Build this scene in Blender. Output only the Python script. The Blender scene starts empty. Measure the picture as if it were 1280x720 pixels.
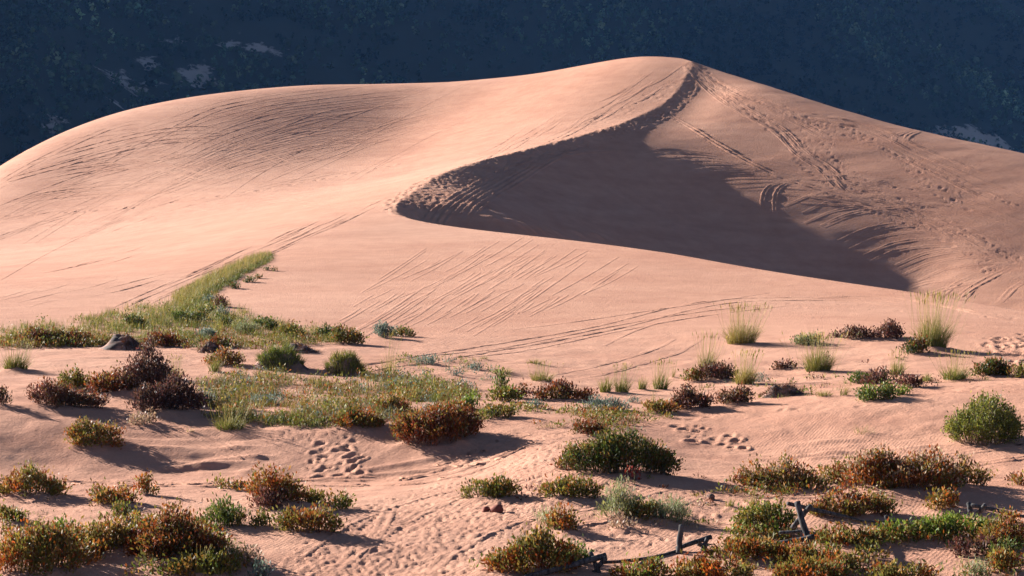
import bpy, math, random
import numpy as np

R = math.radians
scene = bpy.context.scene
col = scene.collection

# ------------------------------------------------------------------ camera
F = 2600.0                     # focal length in pixels of a 1280 wide frame
CAM_H = 7.0
PITCH = math.atan(60 / F)
cam_data = bpy.data.cameras.new('camera')
cam_data.sensor_width = 36
cam_data.lens = 36 * F / 1280
cam_data.clip_start = 0.5
cam_data.clip_end = 9000
cam = bpy.data.objects.new('camera', cam_data)
cam.location = (0, 0, CAM_H)
cam.rotation_euler = (R(90) - PITCH, 0, 0)
col.objects.link(cam)
scene.camera = cam

# ------------------------------------------------------------------ sky, sun, exposure
SUN_EL, SUN_AZ = R(22.0), R(-56.0)          # azimuth clockwise from +Y (the way the camera looks)
LX, LY, LZ = math.cos(SUN_EL) * math.sin(SUN_AZ), math.cos(SUN_EL) * math.cos(SUN_AZ), math.sin(SUN_EL)
world = bpy.data.worlds.new('World')
scene.world = world
world.use_nodes = True
wn = world.node_tree
bg = wn.nodes['Background']
sky = wn.nodes.new('ShaderNodeTexSky')
sky.sky_type = 'NISHITA'
sky.sun_disc = False
sky.sun_elevation = SUN_EL
sky.sun_rotation = SUN_AZ
wn.links.new(sky.outputs[0], bg.inputs[0])
bg.inputs[1].default_value = 0.05
sun_data = bpy.data.lights.new('sun', 'SUN')
sun_data.energy = 5.0
sun_data.angle = R(0.5)
sun_data.color = (1.0, 0.945, 0.88)
sun = bpy.data.objects.new('sun', sun_data)
from mathutils import Vector
sun.rotation_euler = Vector((LX, LY, LZ)).to_track_quat('Z', 'Y').to_euler()
sun.location = (-60, 40, 60)
col.objects.link(sun)
vs = scene.view_settings
vs.view_transform = 'Standard'
vs.look = 'None'
vs.exposure = 1.78
vs.gamma = 1.0
vs.use_curve_mapping = False
scene.cycles.max_bounces = 6
scene.cycles.diffuse_bounces = 1
sky.altitude = 1800
sky.air_density = 0.45
sky.ozone_density = 0.8
sky.dust_density = 1.2
scene.cycles.volume_bounces = 0
scene.cycles.use_denoising = True

# ------------------------------------------------------------------ helpers
def vhash(ix, iy, seed):
    h = (ix.astype(np.int64) * 374761393 + iy.astype(np.int64) * 668265263 + seed * 1442695041) & 0x7fffffff
    h = ((h ^ (h >> 13)) * 1274126177) & 0x7fffffff
    h = (h ^ (h >> 16)) & 0x7fffffff
    return (h & 0xffff) / 65535.0

def vnoise(x, y, seed=0):
    ix, iy = np.floor(x), np.floor(y)
    fx, fy = x - ix, y - iy
    fx = fx * fx * fx * (fx * (fx * 6 - 15) + 10); fy = fy * fy * fy * (fy * (fy * 6 - 15) + 10)
    a = vhash(ix, iy, seed); b = vhash(ix + 1, iy, seed)
    c = vhash(ix, iy + 1, seed); d = vhash(ix + 1, iy + 1, seed)
    return (a * (1 - fx) + b * fx) * (1 - fy) + (c * (1 - fx) + d * fx) * fy - 0.5

def fbm(x, y, seed=0, octs=3):
    s = 0; a = 1.0; f = 1.0
    for k in range(octs):
        s = s + a * vnoise(x * f + 17.3 * k, y * f - 9.1 * k, seed + 31 * k)
        a *= 0.5; f *= 2.03
    return s

def smooth(a, b, t):
    t = np.clip((t - a) / (b - a), 0, 1)
    return t * t * (3 - 2 * t)

def make_mesh(name, verts, quads=None, tris=None, cols=None, smooth_shade=False):
    me = bpy.data.meshes.new(name)
    verts = np.asarray(verts, dtype=np.float32)
    q = np.zeros((0, 4), np.int32) if quads is None else np.asarray(quads, np.int32).reshape(-1, 4)
    t = np.zeros((0, 3), np.int32) if tris is None else np.asarray(tris, np.int32).reshape(-1, 3)
    me.vertices.add(len(verts)); me.vertices.foreach_set('co', verts.ravel())
    nl = q.size + t.size
    me.loops.add(nl); me.loops.foreach_set('vertex_index', np.concatenate([q.ravel(), t.ravel()]).astype(np.int32))
    me.polygons.add(len(q) + len(t))
    starts = np.concatenate([np.arange(len(q)) * 4, q.size + np.arange(len(t)) * 3]).astype(np.int32)
    me.polygons.foreach_set('loop_start', starts)
    if smooth_shade:
        me.polygons.foreach_set('use_smooth', np.ones(len(starts), bool))
    me.update(calc_edges=True)
    if cols is not None:
        c = np.ones((len(verts), 4), np.float32); c[:, :3] = cols
        at = me.color_attributes.new('tint', 'FLOAT_COLOR', 'POINT')
        at.data.foreach_set('color', c.ravel())
    return me

def link(name, me, mat=None, parent=None, loc=None):
    o = bpy.data.objects.new(name, me)
    if me is not None and mat is not None and not me.materials:
        me.materials.append(mat)
    col.objects.link(o)
    if parent is not None:
        o.parent = parent
    if loc is not None:
        o.location = loc
    return o

def thing(name, label, cat, loc, group=None):
    o = link(name, None, loc=loc)
    o.empty_display_size = 0.2
    o['label'] = label; o['category'] = cat
    if group:
        o['group'] = group
    return o

def pix_ray(px, py):
    """slopes (x/y, dz/y) of the sight line through a point of the photograph"""
    a = (np.asarray(px, float) - 640) / F; b = (360 - np.asarray(py, float)) / F
    cp, sp = math.cos(PITCH), math.sin(PITCH)
    yy = cp + b * sp; zz = -sp + b * cp
    return a / yy, zz / yy

def W(px, py, d):
    u, s = pix_ray(px, py)
    return (float(u * d), float(d), float(CAM_H + s * d))

# ------------------------------------------------------------------ shape of the dunes: two smooth sheets that meet along the brink
class Sheet:
    def __init__(self, pts, sm=0.02, sm_near=0.001):
        p = np.array(pts, float)
        self.c = p[:, :2] / 40.0
        n = len(p)
        K = self.k(self.c, self.c) + np.diag(np.where(p[:, 1] < 78, sm_near, sm))
        P = np.hstack([np.ones((n, 1)), self.c])
        A = np.zeros((n + 3, n + 3)); A[:n, :n] = K; A[:n, n:] = P; A[n:, :n] = P.T
        self.w = np.linalg.solve(A, np.concatenate([p[:, 2], np.zeros(3)]))
    @staticmethod
    def k(a, b):
        d2 = ((a[:, None, :] - b[None, :, :]) ** 2).sum(2)
        return 0.5 * d2 * np.log(d2 + 1e-9)
    def __call__(self, x, y):
        q = np.stack([x.ravel(), y.ravel()], 1) / 40.0
        out = np.empty(len(q)); n = len(self.c)
        for i in range(0, len(q), 60000):
            s = q[i:i + 60000]
            out[i:i + 60000] = self.k(s, self.c) @ self.w[:n] + self.w[n] + s @ self.w[n + 1:]
        return out.reshape(x.shape)

RIM = [(862, 74, 214), (864, 92, 211), (857, 113, 207), (830, 138, 202), (770, 160, 194), (700, 178, 187), (650, 189, 182), (600, 201, 176),
       (550, 218, 168), (520, 236, 161), (502, 249, 155), (497, 259, 151), (508, 271, 147), (560, 283, 142), (640, 292, 136), (740, 303, 130),
       (850, 318, 124), (1000, 345, 115), (1150, 366, 107), (1280, 388, 100), (1450, 418, 93), (1700, 450, 86)]
SKY_L = [(-160, 315, 195), (-80, 255, 210), (0, 208, 216), (80, 165, 220.5), (150, 140, 223), (250, 120, 226), (330, 110, 229), (400, 104, 230), (500, 103, 230),
         (600, 100, 228), (660, 95, 226), (720, 84, 223), (780, 72, 220), (820, 68, 217)]
A_PTS = RIM[1:-1:1] + SKY_L + [
    (0, 225, 206), (0, 250, 200), (0, 280, 193), (0, 300, 182), (0, 350, 130), (0, 400, 94), (-200, 350, 130), (-200, 400, 95), (-120, 300, 184),
    (120, 180, 212), (120, 220, 203), (120, 260, 193), (120, 290, 180), (120, 330, 140), (120, 390, 97),
    (250, 145, 216), (250, 180, 206), (250, 220, 196), (250, 250, 185), (250, 290, 158), (250, 340, 117), (250, 385, 98),
    (400, 130, 223), (400, 170, 213), (400, 205, 202), (400, 235, 186), (400, 262, 160), (330, 300, 138),
    (500, 130, 225), (500, 165, 217), (500, 195, 205), (500, 222, 186), (450, 268, 150),
    (420, 288, 139), (340, 330, 121), (280, 372, 105),
    (600, 125, 221), (600, 160, 207), (600, 185, 192), (700, 110, 215), (700, 145, 202), (790, 100, 211), (790, 130, 204),
    (480, 300, 135), (480, 350, 115), (480, 400, 97), (420, 340, 117), (380, 390, 99),
    (640, 330, 121), (640, 370, 107), (640, 410, 95), (640, 440, 86),
    (850, 350, 113), (850, 380, 103), (850, 410, 94), (850, 440, 85),
    (1000, 370, 105), (1000, 400, 95), (1000, 430, 85), (1150, 390, 98), (1150, 420, 87), (1280, 410, 91), (1280, 440, 81),
    (100, 430, 85), (250, 420, 88), (400, 430, 85), (520, 430, 86)]
# nearer ground, row by row: (px, [(py, d) ...])
NEAR = [
    (-120, [(470, 73), (500, 64.5), (530, 60.5), (560, 58.5), (590, 56.8), (610, 53.5), (650, 48.5), (690, 45), (740, 42)]),
    (60,   [(450, 78), (480, 69), (505, 63.5), (530, 61), (560, 59.4), (590, 57.8), (608, 53.8), (650, 48.5), (690, 45), (740, 42)]),
    (220,  [(450, 78), (480, 70), (510, 64), (535, 61.4), (565, 59.5), (594, 57.6), (612, 53.4), (650, 48.5), (690, 45), (740, 42)]),
    (400,  [(470, 74), (500, 67), (530, 61.5), (545, 60.3), (575, 58.7), (600, 57), (618, 52.8), (650, 48.6), (690, 45.2), (740, 42)]),
    (560,  [(470, 75), (500, 67), (525, 62), (550, 59.9), (575, 58.4), (598, 56.8), (618, 52.4), (650, 48.7), (690, 45.5), (740, 42)]),
    (720,  [(470, 77), (500, 68.5), (530, 61.5), (560, 57), (590, 53.5), (610, 51.5), (650, 48.3), (690, 45.3), (740, 42)]),
    (880,  [(470, 77), (500, 68), (517, 64), (540, 61), (565, 58.6), (588, 55.6), (620, 51), (650, 48.3), (690, 45.3), (740, 42)]),
    (1040, [(450, 80), (475, 73), (495, 66), (510, 63), (540, 60), (568, 57.5), (590, 54.5), (620, 51), (650, 48.3), (690, 45.3), (740, 42)]),
    (1200, [(460, 76), (474, 71), (485, 67), (510, 62.5), (540, 59.5), (570, 57), (598, 53.8), (620, 51), (650, 48.3), (690, 45.3), (740, 42)]),
    (1400, [(462, 74), (485, 66), (510, 62), (540, 59), (570, 56.5), (600, 53), (650, 48.3), (690, 45.3), (740, 42)])]
wA = [W(*p) for p in A_PTS]
for px, rows in NEAR:
    wA += [W(px, py, d) for py, d in rows]
for px, py, d in SKY_L:                                             # the back of the dune
    x, y, z = W(px, py, d)
    wA += [(x * 1.02, y + 14, z - 1.5), (x * 1.04, y + 34, z - 7.5)]
px_, py_, d_ = 862, 74, 214
x, y, z = W(862, 74, 214)
wA += [(x, y, z), (x + 1, y + 12, z - 1.2), (x + 2, y + 34, z - 7.5)]
for i in range(1, 11):
    x, y, z = W(*RIM[i]); wA.append((x + 3, y - 0.5, z + 0.55))
SHEET_A = Sheet(wA, 0.03)

SKY_R = [(900, 90), (950, 108), (1000, 125), (1070, 146), (1140, 165), (1210, 181), (1280, 195), (1400, 222), (1600, 275)]
B_PTS = list(RIM)
wB = [W(*p) for p in B_PTS]
x0, y0, z0 = W(862, 74, 214)
GXF, GYF = 0.01, 0.478
def flank(px, py):                                                  # the even lee flank under the peak
    u, s = pix_ray(px, py)
    d = (z0 + GXF * -x0 - GYF * y0 - CAM_H) / (s - GXF * u - GYF)
    return W(px, py, float(d))
_t = np.linspace(1, 10, 300)
rim3 = np.array([W(*p) for p in RIM[:11]])
rim3 = np.stack([np.interp(_t, np.arange(11), rim3[:, k]) for k in range(3)], 1)
def shade_d(px, py):                                                # where the sun that grazes the brink would meet this sight line
    u, s = pix_ray(px, py)
    t = (rim3[:, 0] - u * rim3[:, 1]) / (LX - u * LY)
    d = rim3[:, 1] - LY * t; e = rim3[:, 2] - LZ * t - (CAM_H + s * d)
    k = np.where(np.sign(e[:-1]) != np.sign(e[1:]))[0]
    return float(d[k[0]]) if len(k) else None
for p in [(900, 130), (950, 150), (1000, 170), (1070, 190), (1140, 205), (1210, 220), (1280, 235), (1000, 200), (1090, 225), (1170, 240), (1260, 265), (900, 160), (1380, 300), (835, 160)]:
    wB.append(flank(*p))
for i in range(1, 10):
    x, y, z = W(*RIM[i]); wB.append((x - 3, y + 0.5, z + 1.0))
for i in range(1, 4):
    x, y, z = W(*RIM[i]); wB.append((x + 2.4, y - 0.6, z - 0.62))
for p, off in [((830, 199), 0), ((880, 220), 0), ((930, 245), 0), ((1000, 282), 0), ((1080, 318), 0), ((1150, 350), 0),
               ((760, 215), 1.5), ((800, 235), 2), ((700, 215), 1.2), ((760, 250), 2.5), ((800, 280), 3), ((700, 255), 1.5), ((740, 290), 2), ((850, 255), 2.2), ((850, 300), 3),
               ((900, 270), 2.2), ((900, 318), 3), ((960, 300), 2), ((1000, 325), 2.2), ((1080, 348), 1.5), ((950, 335), 3)]:
    d = shade_d(*p)
    if d:
        wB.append(W(*p, d + off))
for p, d in [((580, 240), 161), ((580, 268), 152.5), ((640, 275), 154), ((610, 255), 160), ((1205, 340), 172), ((1280, 345), 170), ((1285, 374), 166), ((1370, 362), 166), ((1280, 315), 174), ((1210, 310), 175)]:
    wB.append(W(*p, d))
for (px, py, d) in RIM[13:]:                                         # the hidden back of the near crest
    x, y, z = W(px, py, d)
    wB += [(x + 1, y + 9, z - 2.6)]
for (px, py, d) in RIM[15:]:
    x, y, z = W(px, py, d)
    wB += [(x + 3, y + 24, z - 5.0)]
for p in SKY_R:
    x, y, z = flank(*p)
    wB += [(x, y, z), (x + 1, y + 12, z - 1.0), (x + 2, y + 34, z - 7)]
wB += [(x0 + 1, y0 + 12, z0 - 1.2), (x0 + 2, y0 + 34, z0 - 7.5)]
SHEET_B = Sheet(wB, 0.008)

rim_w = np.array([W(*p)[:2] for p in RIM])
rim_poly = np.vstack([[(x0 + 8, 420)], [(x0 + 2, 250)], rim_w, [(400, 40)], [(400, 420)]])

def rim_side(x, y):
    """signed distance to the brink in plan: positive inside the bowl and on the lee flank"""
    shp = x.shape; x = x.ravel(); y = y.ravel()
    inside = np.zeros(len(x), bool); dist = np.full(len(x), 1e9)
    n = len(rim_poly)
    for i in range(n):
        (xa, ya), (xb, yb) = rim_poly[i], rim_poly[(i + 1) % n]
        c = ((ya > y) != (yb > y)) & (x < (xb - xa) * (y - ya) / (yb - ya + 1e-12) + xa)
        inside ^= c
        if i < n - 3:
            ex, ey = xb - xa, yb - ya
            t = np.clip(((x - xa) * ex + (y - ya) * ey) / (ex * ex + ey * ey), 0, 1)
            dist = np.minimum(dist, np.hypot(x - xa - t * ex, y - ya - t * ey))
    return (np.where(inside, dist, -dist)).reshape(shp)

def plain_z(x, y):
    return 2.0 + 0 * x

def ground_base(x, y):
    a = SHEET_A(x, y); b = SHEET_B(x, y)
    s = rim_side(x, y)
    m = np.minimum(a, b)
    wb = smooth(1.5, 4.0, s); wa = smooth(1.5, 4.0, -s)
    z = m * (1 - wa - wb) + a * wa + b * wb
    return z, s
# ------------------------------------------------------------------ the sand as one sheet, finer where it is seen from near
def build_axis():
    u = np.concatenate([-np.geomspace(3.2, 0.34, 26), np.arange(-0.33, -0.275, 0.004), np.arange(-0.275, 0.2751, 0.00086),
                        np.arange(0.279, 0.331, 0.004), np.geomspace(0.34, 3.2, 26)])
    y = np.concatenate([np.arange(-60, 30, 6.0), np.arange(30, 41, 0.7), np.arange(41, 60, 0.09), np.arange(60, 82, 0.13), np.arange(82, 130, 0.24),
                        np.arange(130, 228, 0.22), np.arange(228, 236, .5), np.arange(236, 262, 1.3), np.geomspace(264, 900, 40)])
    return u, y
GU, GY = build_axis()
GX = GU[None, :] * np.maximum(GY, 35)[:, None]
GYY = np.repeat(GY[:, None], len(GU), 1)

def coarse_base():
    """the two sheets evaluated on a coarser grid and refined: smooth parts do not need every point"""
    cu = np.concatenate([np.linspace(-0.6, 0.6, 241)])
    cy = np.concatenate([np.arange(28, 90, 1.0), np.arange(90, 266, 1.5)])
    X = cu[None, :] * np.maximum(cy, 35)[:, None]; Y = np.repeat(cy[:, None], len(cu), 1)
    return cu, cy, SHEET_A(X, Y), SHEET_B(X, Y)

def bilin(cu, cy, Z, u, y):
    iu = np.clip(np.searchsorted(cu, u) - 1, 0, len(cu) - 2); iy = np.clip(np.searchsorted(cy, y) - 1, 0, len(cy) - 2)
    fu = np.clip((u - cu[iu]) / (cu[iu + 1] - cu[iu]), 0, 1); fy = np.clip((y - cy[iy]) / (cy[iy + 1] - cy[iy]), 0, 1)
    return (Z[iy, iu] * (1 - fu) + Z[iy, iu + 1] * fu) * (1 - fy) + (Z[iy + 1, iu] * (1 - fu) + Z[iy + 1, iu + 1] * fu) * fy

def cubic_w(t):
    return np.stack([-0.5*t + t*t - 0.5*t**3, 1 - 2.5*t*t + 1.5*t**3, 0.5*t + 2*t*t - 1.5*t**3, -0.5*t*t + 0.5*t**3])

def sep_cubic(cu, cy, Z, us, ys):
    """smooth refinement along each axis in turn (Catmull-Rom)"""
    def along(c, Zc, q):
        i = np.clip(np.searchsorted(c, q) - 1, 1, len(c) - 3)
        t = np.clip((q - c[i]) / (c[i + 1] - c[i]), 0, 1)
        w = cubic_w(t)
        return sum(w[k][:, None] * Zc[i - 1 + k] for k in range(4))
    Z1 = along(cy, Z, ys)
    return along(cu, Z1.T.copy(), us).T

cu, cy, CA, CB = coarse_base()
ZA = sep_cubic(cu, cy, CA, np.clip(GU, -0.59, 0.59), np.clip(GY, 29, 264))
ZB = sep_cubic(cu, cy, CB, np.clip(GU, -0.59, 0.59), np.clip(GY, 29, 264))
SIDE = rim_side(GX, GYY)
wb_, wa_ = smooth(2.0, 5.0, SIDE), smooth(2.0, 5.0, -SIDE)
GZ = np.minimum(ZA, ZB) * (1 - wa_ - wb_) + ZA * wa_ + ZB * wb_
w_out = np.maximum(smooth(0.36, 0.75, np.abs(GU))[None, :] * np.ones_like(GZ), smooth(238, 275, GYY))
GZ = GZ * (1 - w_out) + (1.5 + 0.6 * fbm(GX / 30, GYY / 30, 5)) * w_out
GZ = np.where(GYY < 30, np.minimum(GZ, 1.0), GZ)

def zfun(x, y, Z=None):
    x = np.asarray(x, float); y = np.asarray(y, float)
    return bilin(GU, GY, GZ if Z is None else Z, x / np.maximum(y, 35), y)

def ground_at(px, py, dmin=36, dmax=262):
    """points of the ground seen through points of the photograph"""
    px = np.atleast_1d(np.asarray(px, float)); py = np.atleast_1d(np.asarray(py, float))
    u, s = pix_ray(px, py)
    rows = np.where((GY >= dmin) & (GY <= dmax))[0]
    yy = GY[rows]
    iu = np.clip(np.searchsorted(GU, u) - 1, 0, len(GU) - 2)
    fu = (u - GU[iu]) / (GU[iu + 1] - GU[iu])
    out = np.zeros((len(px), 3))
    for k in range(len(px)):
        prof = GZ[rows, iu[k]] * (1 - fu[k]) + GZ[rows, iu[k] + 1] * fu[k]
        g = prof - (CAM_H + s[k] * yy)
        hit = np.where(g > 0)[0]
        if len(hit) == 0:
            j = int(np.argmax(g)); d = yy[j]
        else:
            j = hit[0]
            d = yy[j] if j == 0 else yy[j - 1] + (yy[j] - yy[j - 1]) * (-g[j - 1]) / (g[j] - g[j - 1])
        out[k] = (u[k] * d, d, 0)
    out[:, 2] = zfun(out[:, 0], out[:, 1])
    return out
# ------------------------------------------------------------------ materials
def new_mat(name):
    m = bpy.data.materials.new(name); m.use_nodes = True
    nt = m.node_tree
    return m, nt, nt.nodes['Principled BSDF']

def sand_material():
    m, nt, p = new_mat('coral_sand'); N = nt.nodes; L = nt.links
    geo = N.new('ShaderNodeNewGeometry')
    def noise(scale, detail=3, rough=0.55, vec=None):
        n = N.new('ShaderNodeTexNoise'); n.inputs['Scale'].default_value = scale
        n.inputs['Detail'].default_value = detail; n.inputs['Roughness'].default_value = rough
        L.new(vec or geo.outputs['Position'], n.inputs['Vector']); return n
    big = noise(0.035, 3); mid = noise(0.9, 4); fine = noise(14, 3, 0.7)
    r1 = N.new('ShaderNodeValToRGB'); L.new(big.outputs['Fac'], r1.inputs['Fac'])
    r1.color_ramp.elements[0].position = 0.35; r1.color_ramp.elements[0].color = (0.51, 0.268, 0.178, 1)
    r1.color_ramp.elements[1].position = 0.65; r1.color_ramp.elements[1].color = (0.54, 0.303, 0.208, 1)
    r2 = N.new('ShaderNodeValToRGB'); L.new(mid.outputs['Fac'], r2.inputs['Fac'])
    r2.color_ramp.elements[0].position = 0.3; r2.color_ramp.elements[0].color = (0.84, 0.80, 0.80, 1)
    r2.color_ramp.elements[1].position = 0.7; r2.color_ramp.elements[1].color = (1, 1, 1, 1)
    mx = N.new('ShaderNodeMix'); mx.data_type = 'RGBA'; mx.blend_type = 'MULTIPLY'; mx.inputs[0].default_value = 0.8
    L.new(r1.outputs[0], mx.inputs[6]); L.new(r2.outputs[0], mx.inputs[7])
    r3 = N.new('ShaderNodeValToRGB'); L.new(fine.outputs['Fac'], r3.inputs['Fac'])
    r3.color_ramp.elements[0].position = 0.3; r3.color_ramp.elements[0].color = (0.80, 0.78, 0.78, 1)
    r3.color_ramp.elements[1].position = 0.6; r3.color_ramp.elements[1].color = (1, 1, 1, 1)
    mx2 = N.new('ShaderNodeMix'); mx2.data_type = 'RGBA'; mx2.blend_type = 'MULTIPLY'; mx2.inputs[0].default_value = 0.7
    L.new(mx.outputs[2], mx2.inputs[6]); L.new(r3.outputs[0], mx2.inputs[7])
    L.new(mx2.outputs[2], p.inputs['Base Color'])
    p.inputs['Roughness'].default_value = 0.95; p.inputs['Specular IOR Level'].default_value = 0.1
    # darker mineral streaks laid along the slopes by the wind
    ms = N.new('ShaderNodeMapping'); ms.inputs['Scale'].default_value = (0.11, 0.26, 1.2); ms.inputs['Rotation'].default_value = (0, 0, R(14)); L.new(geo.outputs['Position'], ms.inputs['Vector'])
    sn = noise(1.0, 5, 0.6, ms.outputs[0]); r4 = N.new('ShaderNodeValToRGB'); L.new(sn.outputs['Fac'], r4.inputs['Fac'])
    r4.color_ramp.elements[0].position = 0.36; r4.color_ramp.elements[0].color = (0.83, 0.76, 0.74, 1); r4.color_ramp.elements[1].position = 0.60; r4.color_ramp.elements[1].color = (1, 1, 1, 1)
    mx3 = N.new('ShaderNodeMix'); mx3.data_type = 'RGBA'; mx3.blend_type = 'MULTIPLY'; mx3.inputs[0].default_value = 0.55
    L.new(mx2.outputs[2], mx3.inputs[6]); L.new(r4.outputs[0], mx3.inputs[7]); L.new(mx3.outputs[2], p.inputs['Base Color'])
    # wind ripples and grain
    wob = noise(0.8, 2)
    mp = N.new('ShaderNodeMapping'); mp.inputs['Rotation'].default_value = (0, 0, R(25)); L.new(geo.outputs['Position'], mp.inputs['Vector'])
    wv = N.new('ShaderNodeTexWave'); wv.inputs['Scale'].default_value = 3.1; wv.inputs['Distortion'].default_value = 5
    wv.inputs['Detail'].default_value = 2; wv.inputs['Detail Scale'].default_value = 0.6; L.new(mp.outputs[0], wv.inputs['Vector'])
    patch = noise(0.25, 2); pr = N.new('ShaderNodeValToRGB'); L.new(patch.outputs['Fac'], pr.inputs['Fac'])
    pr.color_ramp.elements[0].position = 0.42; pr.color_ramp.elements[1].position = 0.6
    ml = N.new('ShaderNodeMath'); ml.operation = 'MULTIPLY'; L.new(wv.outputs['Fac'], ml.inputs[0]); L.new(pr.outputs[0], ml.inputs[1])
    b1 = N.new('ShaderNodeBump'); b1.inputs['Strength'].default_value = 0.35; b1.inputs['Distance'].default_value = 0.012; L.new(ml.outputs[0], b1.inputs['Height'])
    gr = noise(5.5, 6, 0.75)
    b2 = N.new('ShaderNodeBump'); b2.inputs['Strength'].default_value = 0.85; b2.inputs['Distance'].default_value = 0.05
    L.new(gr.outputs['Fac'], b2.inputs['Height']); L.new(b1.outputs[0], b2.inputs['Normal'])
    mr = N.new('ShaderNodeMapping'); mr.inputs['Scale'].default_value = (0.7, 1.3, 1.3); mr.inputs['Rotation'].default_value = (0, 0, R(-18)); L.new(geo.outputs['Position'], mr.inputs['Vector'])
    rn = noise(1.3, 4, 0.6, mr.outputs[0])
    b3 = N.new('ShaderNodeBump'); b3.inputs['Strength'].default_value = 0.32; b3.inputs['Distance'].default_value = 0.05
    L.new(rn.outputs['Fac'], b3.inputs['Height']); L.new(b2.outputs[0], b3.inputs['Normal'])
    L.new(b3.outputs[0], p.inputs['Normal'])
    return m
SAND = sand_material()

def leaf_material(name, transl=0.3, rough=0.6):
    m, nt, p = new_mat(name); N = nt.nodes; L = nt.links
    at = N.new('ShaderNodeAttribute'); at.attribute_name = 'tint'
    L.new(at.outputs['Color'], p.inputs['Base Color'])
    p.inputs['Roughness'].default_value = rough; p.inputs['Specular IOR Level'].default_value = 0.25
    tr = N.new('ShaderNodeBsdfTranslucent'); L.new(at.outputs['Color'], tr.inputs['Color'])
    mx = N.new('ShaderNodeMixShader'); mx.inputs[0].default_value = transl
    L.new(p.outputs[0], mx.inputs[1]); L.new(tr.outputs[0], mx.inputs[2])
    L.new(mx.outputs[0], N['Material Output'].inputs['Surface'])
    return m
LEAF = leaf_material('leaf', 0.38, 0.55)
BLADE = leaf_material('grass_blade', 0.30, 0.6)
STEM, _nt, _p = new_mat('twig'); _p.inputs['Base Color'].default_value = (0.17, 0.11, 0.08, 1); _p.inputs['Roughness'].default_value = 0.85

def wood_material():
    m, nt, p = new_mat('weathered_wood'); N = nt.nodes; L = nt.links
    tc = N.new('ShaderNodeTexCoord'); mp = N.new('ShaderNodeMapping'); mp.inputs['Scale'].default_value = (14, 14, 1.2)
    L.new(tc.outputs['Object'], mp.inputs[0]); n = N.new('ShaderNodeTexNoise'); n.inputs['Scale'].default_value = 1.6; n.inputs['Detail'].default_value = 5
    L.new(mp.outputs[0], n.inputs['Vector']); r = N.new('ShaderNodeValToRGB'); L.new(n.outputs['Fac'], r.inputs['Fac'])
    r.color_ramp.elements[0].position = 0.32; r.color_ramp.elements[0].color = (0.014, 0.013, 0.014, 1)
    r.color_ramp.elements[1].position = 0.72; r.color_ramp.elements[1].color = (0.12, 0.115, 0.115, 1)
    L.new(r.outputs[0], p.inputs['Base Color']); p.inputs['Roughness'].default_value = 0.9; p.inputs['Specular IOR Level'].default_value = 0.15
    b = N.new('ShaderNodeBump'); b.inputs['Strength'].default_value = 0.7; b.inputs['Distance'].default_value = 0.02
    L.new(n.outputs['Fac'], b.inputs['Height']); L.new(b.outputs[0], p.inputs['Normal'])
    return m
WOOD = wood_material()
ROCK, _nt, _p = new_mat('red_rock'); _p.inputs['Roughness'].default_value = 0.9
_n = _nt.nodes.new('ShaderNodeTexNoise'); _n.inputs['Scale'].default_value = 9; _r = _nt.nodes.new('ShaderNodeValToRGB')
_r.color_ramp.elements[0].color = (0.10, 0.022, 0.015, 1); _r.color_ramp.elements[1].color = (0.26, 0.07, 0.04, 1)
_nt.links.new(_n.outputs['Fac'], _r.inputs['Fac']); _nt.links.new(_r.outputs[0], _p.inputs['Base Color'])
# dark crusted sand that holds the hummocks together, their shade painted in too
CRUST_SHADE, _nt, _p = new_mat('rooted_sand'); _p.inputs['Roughness'].default_value = 0.95
_n = _nt.nodes.new('ShaderNodeTexNoise'); _n.inputs['Scale'].default_value = 3.5; _n.inputs['Detail'].default_value = 5; _r = _nt.nodes.new('ShaderNodeValToRGB')
_r.color_ramp.elements[0].position = 0.4; _r.color_ramp.elements[0].color = (0.055, 0.034, 0.028, 1); _r.color_ramp.elements[1].position = 0.62; _r.color_ramp.elements[1].color = (0.34, 0.185, 0.135, 1)
_nt.links.new(_n.outputs['Fac'], _r.inputs['Fac']); _nt.links.new(_r.outputs[0], _p.inputs['Base Color'])
_b = _nt.nodes.new('ShaderNodeBump'); _b.inputs['Strength'].default_value = 0.8; _b.inputs['Distance'].default_value = 0.08
_nt.links.new(_n.outputs['Fac'], _b.inputs['Height']); _nt.links.new(_b.outputs[0], _p.inputs['Normal'])
# ------------------------------------------------------------------ relief of the sand
rng = np.random.default_rng(7)
near_w = 1 - smooth(80, 100, GYY)
GZ += near_w * (0.20 * smooth(50, 58, GYY) * fbm(GX / 8.5, GYY / 7.5, 3, 2) + 0.09 * fbm(GX / 2.6, GYY / 2.2, 9, 2))
far_w = smooth(85, 110, GYY) * (1 - smooth(236, 250, GYY))
lee = smooth(0.5, 8, SIDE)
GZ += far_w * (1 - smooth(0, 6, -np.abs(SIDE) + 6)) * 0.40 * fbm(GX / 26, GYY / 34, 41, 2)
# wind shaped streaks on the lee flank, running across the slope
GZ += far_w * lee * smooth(150, 158, GYY) * 0.08 * fbm(GX / 9 + GYY / 14, GYY / 2.4 - GX / 11, 77, 3)
# low ripples and scuffs
GZ += near_w * 0.035 * fbm(GX / 0.6, GYY / 0.55, 23, 2)

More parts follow.
